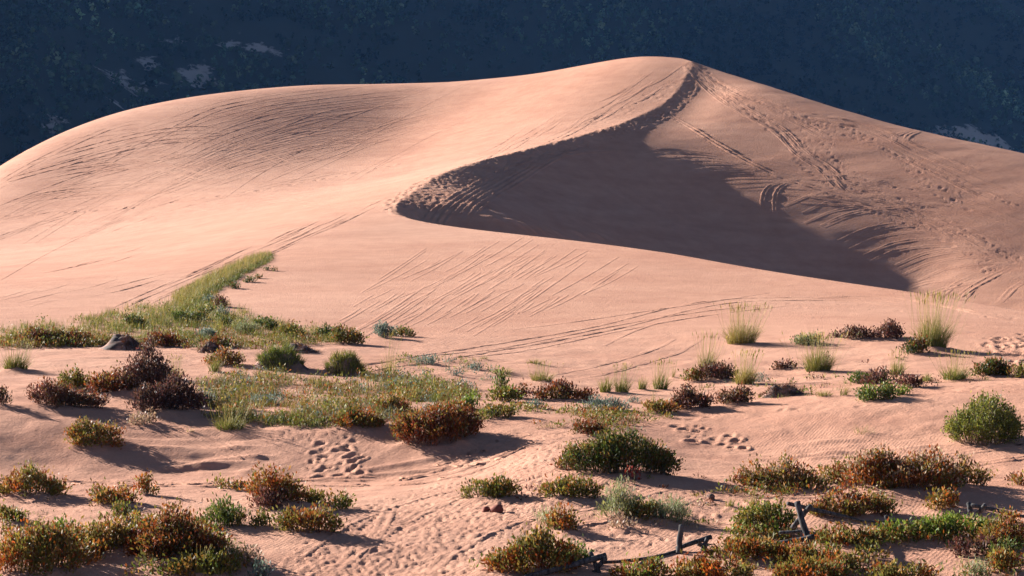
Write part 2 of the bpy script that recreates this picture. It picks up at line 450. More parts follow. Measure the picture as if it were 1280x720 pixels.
def add_gauss(x, y, rx, ry, h, noise=0.25):
    iy0, iy1 = np.searchsorted(GY, [y - 3.2 * ry, y + 3.2 * ry])
    iy1 = min(max(iy1, iy0 + 1), len(GY))
    u0, u1 = (x - 3.2 * rx) / max(y, 35), (x + 3.2 * rx) / max(y, 35)
    iu0, iu1 = np.searchsorted(GU, [u0 - 0.02 * 0, u1])
    s = np.s_[iy0:iy1, iu0:iu1]
    r2 = ((GX[s] - x) / rx) ** 2 + ((GYY[s] - y) / ry) ** 2
    g = np.exp(-r2 * 1.1)
    if noise:
        g = g * (1 + noise * 2 * fbm(GX[s] / (0.5 * rx), GYY[s] / (0.5 * ry), 61, 2))
    GZ[s] += h * g

PZ = np.zeros_like(GZ)
def add_pits(pts, L, Wd, depth, ang=None, jit=0.4):
    """footprints: small oblong hollows with a pushed up edge"""
    for (x, y) in pts:
        k = rng.uniform(1 - jit, 1 + jit); l = L * k; w = Wd * k * rng.uniform(0.8, 1.25); dp = depth * rng.uniform(0.35, 1.2)
        a = rng.uniform(0, math.pi) if ang is None else ang + rng.normal(0, 0.35)
        m = 2.0 * max(l, w)
        iy0, iy1 = np.searchsorted(GY, [y - m, y + m]); yy = max(y, 35)
        iu0, iu1 = np.searchsorted(GU, [(x - m) / yy, (x + m) / yy])
        s = np.s_[iy0:iy1, iu0:iu1]
        dx, dy = GX[s] - x, GYY[s] - y
        p = (dx * math.cos(a) + dy * math.sin(a)) / l; q = (-dx * math.sin(a) + dy * math.cos(a)) / w
        r = np.sqrt(p * p + q * q)
        hole = -np.exp(-r ** 2 * 2.0); edge = 0.35 * np.exp(-(r - 1.3) ** 2 * 7)
        PZ[s] = np.clip(PZ[s] * np.clip(r - 0.2, 0, 1) + dp * (hole + edge), -1.2 * depth, 0.4 * depth)

def spline(pts, n_per=14):
    p = np.array(pts, float)
    q = np.vstack([2 * p[0] - p[1], p, 2 * p[-1] - p[-2]])
    out = []
    for i in range(1, len(q) - 2):
        t = np.linspace(0, 1, n_per, endpoint=False)
        w = cubic_w(t)
        out.append(sum(w[k][:, None] * q[i - 1 + k] for k in range(4)))
    out.append(p[-1:])
    return np.vstack(out)

def world_line(px_pts, step=0.4, dmin=36):
    s = spline(px_pts)
    g = ground_at(s[:, 0], s[:, 1], dmin)
    dif = np.hypot(*(g[1:, :2] - g[:-1, :2]).T)
    keep = np.concatenate([[True], (dif < 14)])
    g = g[keep]
    dist = np.concatenate([[0], np.cumsum(np.hypot(*(g[1:, :2] - g[:-1, :2]).T))])
    n = max(3, int(dist[-1] / step))
    t = np.linspace(0, dist[-1], n)
    return np.stack([np.interp(t, dist, g[:, 0]), np.interp(t, dist, g[:, 1])], 1)

def region(poly, n):
    """n points of the photograph spread over a polygon"""
    p = np.array(poly, float); lo, hi = p.min(0), p.max(0); out = np.zeros((0, 2))
    while len(out) < n:
        q = rng.uniform(lo, hi, (n * 3, 2)); ins = np.zeros(len(q), bool)
        for i in range(len(p)):
            (xa, ya), (xb, yb) = p[i], p[(i + 1) % len(p)]
            ins ^= ((ya > q[:, 1]) != (yb > q[:, 1])) & (q[:, 0] < (xb - xa) * (q[:, 1] - ya) / (yb - ya + 1e-9) + xa)
        out = np.vstack([out, q[ins]])
    return out[:n]

def walk(px_pts, step, spread, n_lanes=1):
    """footprints of people who walked along a line"""
    w = world_line(px_pts, step); out = []
    for k in range(n_lanes):
        o = rng.normal(0, spread, 2)
        out.append(w + o + rng.normal(0, 0.10, w.shape))
    return np.vstack(out)

# trampled places in the near sand
for poly, n in [([(560, 545), (720, 540), (720, 600), (700, 650), (650, 720), (330, 720), (430, 640), (560, 600)], 2300),
                ([(640, 600), (900, 600), (880, 680), (700, 700), (620, 650)], 620),
                ([(0, 610), (330, 600), (300, 640), (0, 660)], 130),
                ([(870, 600), (960, 590), (900, 650), (820, 655)], 60)]:
    q = region(poly, n); g = ground_at(q[:, 0], q[:, 1])
    add_pits(g[:, :2], 0.095, 0.06, 0.037)
q = region([(1228, 424), (1300, 415), (1300, 455), (1240, 452)], 90); g = ground_at(q[:, 0], q[:, 1])
add_pits(g[:, :2], 0.24, 0.15, 0.10)
# two ladders of deep steps up the bank, and the ones beside the green dome
def ladder(cx, y0_, y1_, n, wpx):
    q = np.stack([cx + rng.uniform(-wpx, wpx, n), np.linspace(y0_, y1_, n) + rng.uniform(-2, 2, n)], 1)
    return ground_at(q[:, 0], q[:, 1])[:, :2]
add_pits(ladder(399, 553, 597, 18, 14), 0.15, 0.10, 0.10, 0.1)
add_pits(ladder(437, 553, 597, 19, 16), 0.15, 0.10, 0.10, 0.1)
q = np.array([(856, 538), (862, 546), (868, 540), (866, 552), (884, 545), (888, 554), (893, 549), (903, 556), (915, 560), (920, 551), (930, 561), (872, 533), (880, 536), (845, 533), (912, 545)], float)
add_pits(ground_at(q[:, 0], q[:, 1])[:, :2], 0.19, 0.12, 0.12, 0.4)
q = np.array([(978, 512), (996, 512), (1014, 510), (1034, 510), (1055, 508), (1075, 508), (1115, 505), (1154, 499), (1167, 494), (1182, 491), (1194, 489), (1218, 486), (1225, 483), (1240, 484), (1256, 481), (1275, 475), (885, 522), (865, 525)], float)
add_pits(ground_at(q[:, 0], q[:, 1])[:, :2], 0.22, 0.10, 0.06, 0.2, 0.2)
q = region([(330, 535), (480, 540), (470, 552), (340, 548)], 60)
add_pits(ground_at(q[:, 0], q[:, 1])[:, :2], 0.10, 0.06, 0.03)
# the brink, trodden by everybody who climbed it
rimline = [(864, 74), (862, 95), (856, 114), (832, 139), (770, 161), (700, 179), (650, 191), (600, 203), (552, 221), (522, 239), (506, 255), (506, 268), (540, 281), (600, 290)]
t = np.linspace(0, 12, 1900)
rw = np.array([W(*p)[:2] for p in RIM[:13]])
wide = np.interp(t, [0, 2, 4, 6, 8, 10, 11, 12], [0.6, 0.9, 1.4, 2.4, 3.2, 4.0, 3.2, 1.2])
ip = np.stack([np.interp(t, np.arange(13), rw[:, 0]), np.interp(t, np.arange(13), rw[:, 1])], 1)
tang = np.gradient(ip, axis=0); tang /= np.hypot(*tang.T)[:, None]
nrm = np.stack([-tang[:, 1], tang[:, 0]], 1)
q = ip + nrm * (rng.uniform(-0.32, 1, len(t)) * wide)[:, None] * 0.8
add_pits(q, 0.22, 0.18, 0.12)
# trails over the lee flank
for line, lanes, sp in [([(866, 80), (890, 105), (925, 132), (968, 160), (1000, 190), (1030, 205), (1055, 232), (1090, 243), (1140, 262), (1200, 292), (1262, 325)], 4, 0.7),
                        ([(872, 84), (920, 112), (985, 140), (1050, 166), (1100, 182), (1160, 208), (1230, 238), (1280, 258)], 2, 0.5),
                        ([(990, 140), (1010, 165), (1030, 175), (1028, 195), (1050, 215), (1075, 232)], 3, 0.9),
                        ([(868, 92), (905, 118), (950, 152), (985, 170), (1020, 195)], 2, 0.4),
                        ([(836, 144), (870, 163), (920, 193), (975, 221), (1030, 238), (1080, 258), (1150, 286)], 1, 0.1),
                        ([(1070, 232), (1140, 238), (1230, 242)], 1, 0.1), ([(1100, 245), (1160, 285), (1215, 320), (1240, 345)], 3, 0.6),
                        ([(970, 130), (1000, 148), (1060, 160), (1110, 190), (1160, 230), (1200, 262)], 2, 0.5)]:
    add_pits(walk(line, 0.62, sp, lanes), 0.21, 0.16, 0.075)
add_pits(walk([(0, 271), (130, 262), (190, 256), (260, 247), (330, 237), (420, 221), (500, 205)], 1.1, 0.1), 0.30, 0.22, 0.09)
add_pits(walk([(870, 82), (800, 120), (740, 150), (690, 175)], 1.0, 1.2, 3), 0.28, 0.20, 0.05)
add_pits(walk([(20, 290), (160, 276), (300, 262), (420, 238)], 1.4, 0.5, 2), 0.28, 0.2, 0.05)
for y_, n_ in [(381, 40), (387, 30), (396, 30)]:
    add_pits(walk([(1010, y_), (1090, y_ + 2), (1180, y_ + 8), (1275, y_ + 14)], 1.0, 0.7), 0.22, 0.14, 0.04)
# slumps at the foot of the bowl, just above the near crest
w = world_line([(600, 281), (640, 284), (672, 292), (700, 298), (735, 301), (765, 306)], 0.5)
for k, (x, y) in enumerate(w):
    add_gauss(x + rng.normal(0, .25), y + 1.2 + rng.normal(0, .35), 0.7, 0.3, 0.16 * rng.uniform(0.0, 1.3), 0)
# sand banked up by old wheel tracks below the big bush
for line, h in [([(455, 588), (520, 578), (560, 573)], 0.07), ([(450, 596), (500, 592), (560, 586)], 0.09), ([(510, 604), (560, 592), (600, 580)], 0.06)]:
    for (x, y) in world_line(line, 0.2):
        add_gauss(x, y, 0.22, 0.12, h * 0.45, 0)
for k in range(60):                                                  # wind scours on the banks
    q = region([(150, 545), (330, 530), (330, 595), (180, 590)] if k < 38 else [(1000, 550), (1180, 555), (1120, 590), (990, 575)], 1)
    x, y, _ = ground_at(q[:, 0], q[:, 1])[0]
    add_gauss(x, y, rng.uniform(.3, .9), rng.uniform(.10, .25), rng.uniform(-0.07, 0.09), 0.2)
# ------------------------------------------------------------------ hummocks, tufts and shrubs: where they stand is read before the sand is heaped round them
def ppm(y):                                                          # pixels of the photograph per metre at that distance
    return F / y

def cmix(pal, n, spread=0.22, stem=None):
    pal = np.array(pal); k = rng.integers(0, len(pal), n) if stem is None else stem
    c = pal[k] * rng.lognormal(0, spread, (n, 1)) * rng.normal(1, 0.06, (n, 3))
    return np.clip(c, 0.005, 0.7)

PAL = {
    'rust':   [(.31, .078, .014), (.31, .105, .018), (.16, .115, .022), (.19, .050, .014), (.20, .15, .028), (.31, .17, .045), (.13, .12, .024), (.15, .13, .03)],
    'darkrust': [(.17, .036, .013), (.20, .055, .015), (.11, .030, .014), (.13, .075, .018), (.24, .080, .020), (.07, .055, .016)],
    'olive':  [(.15, .13, .024), (.20, .155, .028), (.11, .115, .020), (.22, .11, .024), (.09, .095, .018)],
    'purple': [(.11, .040, .030), (.14, .052, .036), (.075, .032, .025), (.15, .065, .034), (.085, .058, .026)],
    'plum':   [(.075, .032, .026), (.10, .042, .034), (.05, .026, .024), (.11, .055, .032)],
    'green':  [(.085, .115, .020), (.125, .145, .026), (.06, .085, .017), (.17, .12, .026), (.07, .10, .024)],
    'dkgreen': [(.055, .080, .016), (.075, .10, .019), (.042, .062, .014), (.11, .095, .020), (.15, .07, .018)],
    'bright': [(.12, .17, .020), (.165, .20, .026), (.085, .13, .018), (.21, .18, .028)],
    'dome':   [(.12, .13, .022), (.18, .18, .030), (.08, .095, .018), (.24, .22, .04)],
    'sage':   [(.24, .26, .13), (.18, .20, .10), (.29, .30, .15), (.15, .165, .06), (.29, .27, .085)],
    'blue':   [(.13, .165, .125), (.09, .125, .10), (.17, .20, .15)],
    'pale':   [(.30, .20, .12), (.22, .13, .08), (.36, .26, .17)],
    'red':    [(.30, .05, .03), (.22, .035, .02)],
    'grass':  [(.21, .19, .036), (.14, .15, .026), (.29, .23, .055), (.10, .12, .022)],
    'straw':  [(.40, .29, .085), (.34, .26, .07), (.27, .23, .055), (.18, .17, .035)],
    'ggreen': [(.12, .15, .022), (.17, .185, .03), (.08, .11, .018), (.22, .20, .04)],
}

def kites(P, D, Ln, Wd, roll=None):
    n = len(P)
    D = D / (np.linalg.norm(D, axis=1)[:, None] + 1e-9)
    S = np.cross(D, rng.normal(0, 1, (n, 3))); S /= (np.linalg.norm(S, axis=1)[:, None] + 1e-9)
    Nn = np.cross(S, D)
    a = P; b = P + D * (Ln * 0.5)[:, None] + S * (Wd * 0.5)[:, None] + Nn * (Wd * 0.15)[:, None]
    c = P + D * Ln[:, None]; d = P + D * (Ln * 0.5)[:, None] - S * (Wd * 0.5)[:, None] + Nn * (Wd * 0.15)[:, None]
    v = np.stack([a, b, c, d], 1).reshape(-1, 3)
    return v, np.arange(4 * n).reshape(n, 4)

def tubes(A, B, ra, rb):
    """thin three sided twigs from A to B"""
    n = len(A); D = B - A; D /= (np.linalg.norm(D, axis=1)[:, None] + 1e-9)
    S = np.cross(D, np.tile([[0.3, 0.9, 0.2]], (n, 1))); S /= (np.linalg.norm(S, axis=1)[:, None] + 1e-9); T = np.cross(D, S)
    vs = []
    for P, r in ((A, ra), (B, rb)):
        for k in range(3):
            a = 2 * math.pi * k / 3
            vs.append(P + (S * math.cos(a) + T * math.sin(a)) * r)
    v = np.stack(vs, 1).reshape(-1, 3)
    base = np.arange(n)[:, None] * 6
    q = np.concatenate([base + np.array([[k, (k + 1) % 3, 3 + (k + 1) % 3, 3 + k]]) for k in range(3)])
    return v, q

def shrub_meshes(rx, ry, h, pal, leaf=0.085, dens=620, slim=0.40, upright=0.5, lump=0.5, fill=0.35, tipcol=None, floor=None, wild=1.0):
    """stems that fan out of the ground and carry many small leaves; returns foliage and stem meshes"""
    area = math.pi * rx * ry + 1.6 * (rx + ry) * h
    ns = int(np.clip(area * 26, 14, 260))
    r = np.sqrt(rng.uniform(0, 1, ns)); th = rng.uniform(0, 2 * math.pi, ns)
    dx, dy = r * np.cos(th), r * np.sin(th)
    sd = int(rng.integers(1, 9999))
    lum = 1 + lump * 2 * fbm(dx * 1.7 * max(1, rx / ry * 0.6) + sd, dy * 1.7 - sd, sd, 2)
    top = np.sqrt(np.clip(1 - 0.86 * r ** 2.4, 0.05, 1)) * np.clip(lum, 0.45, 1.4) * rng.uniform(0.78, 1.08, ns)
    edge = 1 + 0.22 * fbm(np.cos(th) * 1.6 + sd, np.sin(th) * 1.6, sd + 5, 2) * 2
    tip = np.stack([dx * rx * edge, dy * ry * edge, h * top], 1)
    foot = np.stack([dx * rx * 0.80, dy * ry * 0.80, np.full(ns, -0.06)], 1)
    if floor is not None:
        f = floor(foot[:, 0], foot[:, 1]); foot[:, 2] += f; tip[:, 2] += floor(tip[:, 0], tip[:, 1])
    nl = int(min(area * dens * 1.45, 10000))
    k = rng.integers(0, ns, nl)
    t = rng.uniform(fill * 0.25, 1, nl) ** 0.6
    P = foot[k] * (1 - t)[:, None] + tip[k] * t[:, None]
    P += rng.normal(0, 1, (nl, 3)) * (leaf * np.array([1.1, 1.1, 0.8]))
    out = np.stack([tip[k, 0] * 0.5 / max(rx, .1), tip[k, 1] * 0.5 / max(ry, .1), np.full(nl, 0.15)], 1)
    D = (tip[k] - foot[k]) / h * 0.35 + out * 0.5 + np.array([0, 0, upright]) + rng.normal(0, 0.45, (nl, 3))
    Ln = leaf * rng.uniform(0.7, 1.5, nl)
    v, q = kites(P, D, Ln, Ln * slim * rng.uniform(0.8, 1.3, nl))
    palette = np.array(PAL[pal])
    sk = np.clip(((fbm(dx * 1.6 + sd * .7, dy * 1.6, sd + 9, 2) + .5 + rng.normal(0, .22, ns)) * len(palette)).astype(int), 0, len(palette) - 1)
    kk = np.where(rng.uniform(0, 1, nl) < 0.8, sk[k], rng.integers(0, len(palette), nl))
    c = cmix(PAL[pal], nl, 0.2, kk)
    if tipcol is not None:
        tc = cmix(PAL[tipcol], nl, 0.25); m = (t > 0.86) & (rng.uniform(0, 1, nl) < 0.6); c[m] = tc[m]
    fol = make_mesh('foliage', v, q, cols=np.repeat(c, 4, 0))
    reach = np.where(rng.uniform(0, 1, ns) < .16, rng.uniform(1.0, 1.22, ns), .92)[:, None]
    sv, sq = tubes(foot, foot * (1 - reach) + tip * reach, 0.012, 0.0045)
    return fol, make_mesh('stem', sv, sq)

def blades(foot, H, lean, w, segs=3):
    """curved tapering blades of grass"""
    n = len(foot); az = rng.uniform(0, 2 * math.pi, n)
    dirx, diry = lean[:, 0], lean[:, 1]
    vs = []
    for s in range(segs + 1):
        t = s / segs
        c = foot + np.stack([dirx * t ** 1.8, diry * t ** 1.8, H * (t - 0.22 * t ** 3 * np.hypot(dirx, diry) / (H + 1e-6))], 1)
        ww = w * (1 - t) ** 0.7
        off = np.stack([np.cos(az) * ww, np.sin(az) * ww, 0 * ww], 1) * 0.5
        vs += [c - off, c + off] if s < segs else [c]
    v = np.stack(vs, 1)
    m = v.shape[1]; v = v.reshape(-1, 3); b = np.arange(n)[:, None] * m
    q = np.concatenate([b + np.array([[2 * s, 2 * s + 1, 2 * s + 3, 2 * s + 2]]) for s in range(segs - 1)])
    tr = b + np.array([[2 * segs - 2, 2 * segs - 1, 2 * segs]])
    return v, q, tr, m

def grass_mesh(rx, ry, h, pal, n=120, w=0.014, spread=0.55, tips='straw', floor=None, two_tone=True):
    r = np.sqrt(rng.uniform(0, 1, n)); th = rng.uniform(0, 2 * math.pi, n)
    foot = np.stack([r * np.cos(th) * rx * 0.6, r * np.sin(th) * ry * 0.6, np.full(n, -0.04)], 1)
    if floor is not None:
        foot[:, 2] += floor(foot[:, 0], foot[:, 1])
    H = h * rng.uniform(0.45, 1.08, n) * (1 - 0.25 * r)
    lean = np.stack([r * np.cos(th) * rx, r * np.sin(th) * ry], 1) * 0.55 + rng.normal(0, 1, (n, 2)) * (spread * 0.33 * h) + np.array([[0.10, -0.03]]) * h
    v, q, t, m = blades(foot, H, lean, w * rng.uniform(0.7, 1.4, n))
    c = cmix(PAL[pal], n, 0.2)
    cv = np.repeat(c[:, None, :], m, 1)
    if two_tone:                                                     # dry upper halves, green below, as the grass itself is
        ct = cmix(PAL[tips], n, 0.2); f = np.linspace(0, 1, m)[None, :, None] ** 1.4 * rng.uniform(0.3, 1.0, (n, 1, 1))
        cv = cv * (1 - f) + ct[:, None, :] * f
    return make_mesh('blades', v, q, t, cols=cv.reshape(-1, 3))

SHRUBS, GRASS, HUMM = [], [], []
def S(kind, px, py, w, h, label, deep=0.75, mound=0.12, cat='shrub', **kw):
    SHRUBS.append(dict(kind=kind, px=px, py=py, w=w, h=h, label=label, deep=deep, mound=mound, cat=cat, kw=kw))
def G(pal, px, py, w, h, label, n=110, mound=0.08, deep=0.8, **kw):
    GRASS.append(dict(pal=pal, px=px, py=py, w=w, h=h, label=label, n=n, mound=mound, deep=deep, kw=kw))
def HM(px, py, w, h, label, **kw):
    HUMM.append(dict(px=px, py=py, w=w, h=h, label=label, kw=kw))
# ---- kind, centre x, foot y, width, height in the photograph, label
# big bushes on the near banks
S('darkrust', 545, 562, 116, 50, 'large dark red bush on the bank with a broad shadow beside it', 0.62, 0.25, hs=0.95, upright=0.7, dens=1000, lump=.2, tipcol='rust')
S('rust', 447, 537, 62, 26, 'low rust and green scrub adjoining the large dark red bush', 0.7, 0.15)
S('dkgreen', 438, 535, 26, 20, 'small dark green shrub inside the rust scrub at the bank edge', 0.8, 0.0)
S('rust', 490, 517, 44, 22, 'orange brown shrub just behind the large dark red bush', 0.7, 0.1)
S('dkgreen', 782, 597, 150, 50, 'wide dark green dome shrub with rusty ends beside the deep footprints', 0.5, 0.2, hs=0.95, lump=0.16, upright=0.6, dens=950, tipcol='olive')
S('darkrust', 708, 588, 22, 22, 'small rust shrub touching one end of the wide green dome shrub', 0.8, 0.0)
S('dome', 1238, 560, 94, 58, 'dense rounded yellow green bush alone on the smooth bank', 0.85, 0.15, hs=1.0, lump=0.14, dens=1300, leaf=0.075, upright=0.4, tipcol='dome')
S('sage', 775, 652, 38, 36, 'feathery grey green sagebrush half of the clump on the pink mound', 0.9, 0.2, leaf=0.10, slim=0.14, dens=1200, upright=1.0, hs=1.0)
S('olive', 808, 654, 52, 34, 'yellow and rust half of the sagebrush clump on the pink mound', 0.8, 0.15, tipcol='sage')
S('sage', 840, 657, 36, 28, 'grey green sagebrush at the shaded end of the mound clump', 0.9, 0.1, leaf=0.10, slim=0.14, dens=1200, upright=1.0, hs=1.0)
S('sage', 690, 658, 30, 22, 'pale grey sage sprigs behind a small rust shrub on the track', 0.8, 0.05, leaf=0.10, slim=0.13, dens=800, upright=1.0)
S('rust', 708, 668, 40, 32, 'small rust shrub with sage sprigs behind it and twigs strewn beside', 0.8, 0.2)
S('pale', 780, 664, 34, 18, 'dry tan twiggy clump in front of the sagebrush mound', 0.7, 0.15, dens=260)
S('red', 793, 603, 12, 14, 'tiny bright red sprig in the shadow of the green dome shrub', 0.8, 0.0, cat='plant', dens=500)
S('olive', 612, 626, 84, 26, 'low olive shrub beside two red rocks on the track', 0.5, 0.12)
S('olive', 716, 626, 84, 30, 'low olive and rust shrub below the wide green dome shrub', 0.5, 0.15, tipcol='rust')
# lower left
S('rust', 345, 634, 76, 42, 'orange tipped bush with a shaded side at the foot of the bank', 0.7, 0.3, hs=.9, tipcol='rust')
S('purple', 338, 638, 42, 24, 'dull purple undergrowth in front of the orange tipped bush', 0.7, 0.0)
S('rust', 382, 672, 84, 38, 'broad rust bush spreading on the sand with shadow on the trampled side', 0.65, 0.2)
S('olive', 426, 638, 22, 24, 'small upright olive shrub behind the broad rust bush', 0.9, 0.05)
S('olive', 392, 630, 40, 12, 'low row of olive sprigs between the orange tipped and broad rust bushes', 0.6, 0.05)
S('olive', 328, 660, 24, 16, 'little green and brown tuft next to the broad rust bush', 0.8, 0.05)
S('green', 277, 664, 60, 36, 'grey green shrub with upright stems standing by itself on sand', 0.8, 0.15, upright=0.9, leaf=.1, slim=.25)
S('rust', 135, 634, 62, 28, 'compact rust bush in front of the wheel tracks', 0.7, 0.15, tipcol='rust')
S('rust', 184, 620, 22, 22, 'single small rust tuft beside the compact rust bush', 0.8, 0.08)
S('rust', 283, 613, 44, 14, 'thin low rust sprigs along the wheel tracks', 0.6, 0.05, dens=400)
S('rust', 34, 624, 86, 34, 'rust shrub sprawling over a low mound at the edge of the view', 0.7, 0.2)
S('olive', 10, 655, 34, 26, 'green and rust tuft below the sprawling rust shrub', 0.8, 0.08)
S('green', 150, 652, 22, 20, 'green sprig with bare base above the big shaded rust thicket', 0.9, 0.02)
S('bright', 72, 674, 32, 22, 'bright green shrub behind the orange thicket', 0.8, 0.02)
S('rust', 45, 724, 150, 60, 'orange rust thicket in the near corner', 0.6, 0.2, tipcol='rust')
S('rust', 112, 702, 110, 46, 'middle of the near orange thicket with a sandy gap below', 0.6, 0.15)
S('darkrust', 218, 708, 130, 64, 'tall dark rust thicket with a deep shaded side near the view edge', 0.7, 0.3, tipcol='rust', dens=1000)
S('olive', 165, 690, 96, 44, 'olive and rust thicket joined to the tall dark one', 0.6, 0.2, tipcol='rust')
S('bright', 270, 690, 20, 24, 'narrow bright green sprig at the end of the dark rust thicket', 0.9, 0.02)
S('sage', 287, 704, 28, 18, 'grey sage sprig next to a narrow bright green one', 0.8, 0.02, leaf=.09, slim=.15)
S('pale', 310, 710, 26, 22, 'dry brownish sprig past the grey sage sprig', 0.8, 0.02, dens=350)
S('blue', 322, 726, 18, 24, 'dark grey green tuft cut by the lower frame edge', 0.9, 0.0)
S('olive', 250, 724, 90, 26, 'shaded scrub at the foot of the dark rust thicket', 0.5, 0.1)
# lower right
S('rust', 665, 722, 132, 54, 'broad rust and green thicket behind the sloping fence rail', 0.6, 0.2, tipcol='olive', dens=900)
S('green', 722, 708, 30, 24, 'greener end of the broad thicket by the crossed posts', 0.8, 0.05)
S('rust', 806, 748, 84, 22, 'rust and yellow green scrub under the long sagging fence rail', 0.6, 0.1, tipcol='bright')
S('rust', 866, 724, 54, 20, 'rust scrub between the lone post and the next thicket', 0.7, 0.1)
S('rust', 968, 612, 130, 36, 'long low rust thicket on the far side of the fence', 0.35, 0.15, tipcol='pale')
S('rust', 1050, 606, 44, 24, 'short rust thicket linking two larger ones beyond the fence', 0.6, 0.1)
S('rust', 1140, 622, 138, 58, 'biggest rust bush, spreading wide above the fence', 0.6, 0.4, hs=.8, tipcol='pale', dens=900)
S('rust', 1092, 618, 70, 40, 'near lobe of the biggest rust bush', 0.7, 0.2, hs=.95, tipcol='pale')
S('rust', 1206, 612, 74, 36, 'rust lobe trailing off the biggest bush with shadow at its end', 0.6, 0.15, tipcol='pale')
S('bright', 1186, 614, 30, 14, 'small green patch of leaves under the biggest rust bush', 0.7, 0.0)
S('purple', 1268, 602, 14, 9, 'tiny dark sprig on the sand past the biggest rust bush', 0.8, 0.0, dens=400)
S('rust', 1278, 607, 16, 16, 'small rust tuft cut by the frame side below the yellow green bush', 0.8, 0.0)
S('rust', 1055, 652, 92, 36, 'rust brown bush behind the dark rail near the crossed posts', 0.6, 0.15, tipcol='purple')
S('rust', 1102, 646, 44, 22, 'low rust bush at the end of the dark rail', 0.7, 0.08)
S('olive', 962, 668, 80, 40, 'olive thicket sloping up to the crossed fence posts', 0.7, 0.15, tipcol='bright')
S('rust', 935, 704, 96, 24, 'rust and green thicket in front of the lying fence rails', 0.6, 0.15, tipcol='olive')
S('rust', 1000, 708, 70, 24, 'rust thicket just below the crossed fence posts', 0.6, 0.08)
S('rust', 1060, 682, 90, 14, 'orange carpet of leaves along the foot of the dark rail', 0.5, 0.1)
S('bright', 1130, 676, 60, 22, 'green and gold leafy strip above the bare sand slope', 0.5, 0.1, tipcol='rust')
S('bright', 1176, 676, 64, 32, 'fresh green leafy clump casting spiky shadows on the sand slope', 0.5, 0.1)
S('rust', 1185, 640, 50, 24, 'small mixed rust shrub behind the fresh green clump', 0.6, 0.1)
S('bright', 1196, 664, 48, 26, 'bright yellow green clump before the far fence rail', 0.7, 0.1)
S('bright', 1232, 670, 46, 24, 'second bright green clump, nearer the frame side, before the far rail', 0.7, 0.1)
S('rust', 1262, 690, 60, 46, 'tall rust thicket at the frame side under the far rail', 0.7, 0.15)
S('green', 1256, 700, 30, 30, 'green shrub growing against the tall rust thicket', 0.8, 0.05)
S('rust', 1262, 716, 50, 26, 'vivid orange shrub in the near corner at the frame side', 0.7, 0.05, tipcol='rust')
S('purple', 1222, 698, 60, 26, 'dull brown dried scrub in the shaded hollow of the sand slope', 0.6, 0.0, dens=450)
S('sage', 1216, 726, 40, 20, 'rounded pale sage bush at the lower frame edge', 0.8, 0.05, leaf=.08, slim=.2)
S('olive', 1092, 704, 44, 28, 'open olive sprig casting streaky shadow on bare sand', 0.7, 0.05, dens=420)
S('rust', 1046, 716, 50, 26, 'rust tuft between two sandy gaps at the lower edge', 0.7, 0.1)
S('rust', 1130, 732, 90, 24, 'long low rust thicket along the lower frame edge', 0.5, 0.1)
S('rust', 1020, 728, 90, 28, 'rust sprigs at the lower edge under the thicket by the posts', 0.5, 0.05)
S('olive', 1040, 700, 26, 26, 'thin olive sprig next to the rust tuft on bare sand', 0.8, 0.02, dens=350)
S('rust', 905, 728, 90, 26, 'sparse rust sprigs under the fence at the lower edge', 0.5, 0.05)
# middle left
S('rust', 115, 562, 76, 36, 'round rust bush with a long dark shadow on the smooth bank', 0.7, 0.15, tipcol='rust')
S('plum', 184, 500, 70, 52, 'tall dark purple bush with a steep shaded side', 0.7, 0.5, hs=.95, dens=900, upright=.6, tipcol='purple', lump=.5)
S('plum', 222, 516, 62, 40, 'dark purple bush trailing down beside the tall one', 0.7, 0.2, hs=.95, dens=900, tipcol='purple')
S('plum', 190, 519, 62, 34, 'lower dark purple bush in front of the tall one', 0.7, 0.15, dens=800)
S('darkrust', 140, 497, 74, 34, 'rust brown bush leaning on the tall dark purple bush', 0.6, 0.25, tipcol='rust')
S('olive', 92, 488, 44, 24, 'olive and rust bush at the end of the purple thicket', 0.7, 0.2)
S('purple', 78, 512, 108, 34, 'low sprawling reddish purple thicket on the crest of the bank', 0.5, 0.2, tipcol='darkrust')
S('pale', 178, 531, 38, 14, 'pale dry sprig on bare sand below the purple bushes', 0.6, 0.02, dens=420)
S('purple', 0, 508, 20, 22, 'dark shrub cut by the frame side near the purple thicket', 0.8, 0.1)
S('rust', 280, 458, 44, 24, 'orange tan shrub on a sand spur before the hummocks', 0.7, 0.1, tipcol='pale')
S('darkrust', 272, 434, 36, 12, 'reddish low scrub just above the orange tan shrub', 0.6, 0.05)
# line of scrub at the dune foot
S('darkrust', 62, 432, 110, 17, 'long strip of dark reddish scrub at the dune foot', 0.4, 0.1, tipcol='olive')
S('darkrust', 205, 434, 60, 14, 'reddish scrub between two dark hummocks', 0.5, 0.05)
S('dkgreen', 168, 409, 26, 14, 'dark green bush amid the pale grass at the dune foot', 0.7, 0.05)
S('green', 235, 404, 46, 18, 'green bush where the grass climbs the dune', 0.7, 0.05)
S('dkgreen', 279, 407, 20, 9, 'little round dark green bush above the grey green ones', 0.8, 0.0)
S('blue', 254, 424, 26, 12, 'blue green low shrub before the reddish scrub', 0.7, 0.0)
S('sage', 306, 418, 36, 18, 'grey green shrub at the end of the grass strip', 0.7, 0.05, leaf=.1, slim=.2)
S('green', 331, 412, 28, 16, 'fresh green shrub under a tall thin stalk', 0.7, 0.05)
S('olive', 362, 422, 40, 20, 'olive shrub in the scrub line near the grassy hummocks', 0.7, 0.05)
S('dkgreen', 410, 424, 34, 18, 'dark green shrub beside a brown one at the end of the scrub line', 0.7, 0.05)
S('olive', 434, 431, 44, 20, 'dark olive brown shrub at the end of the scrub line', 0.6, 0.1, tipcol='darkrust')
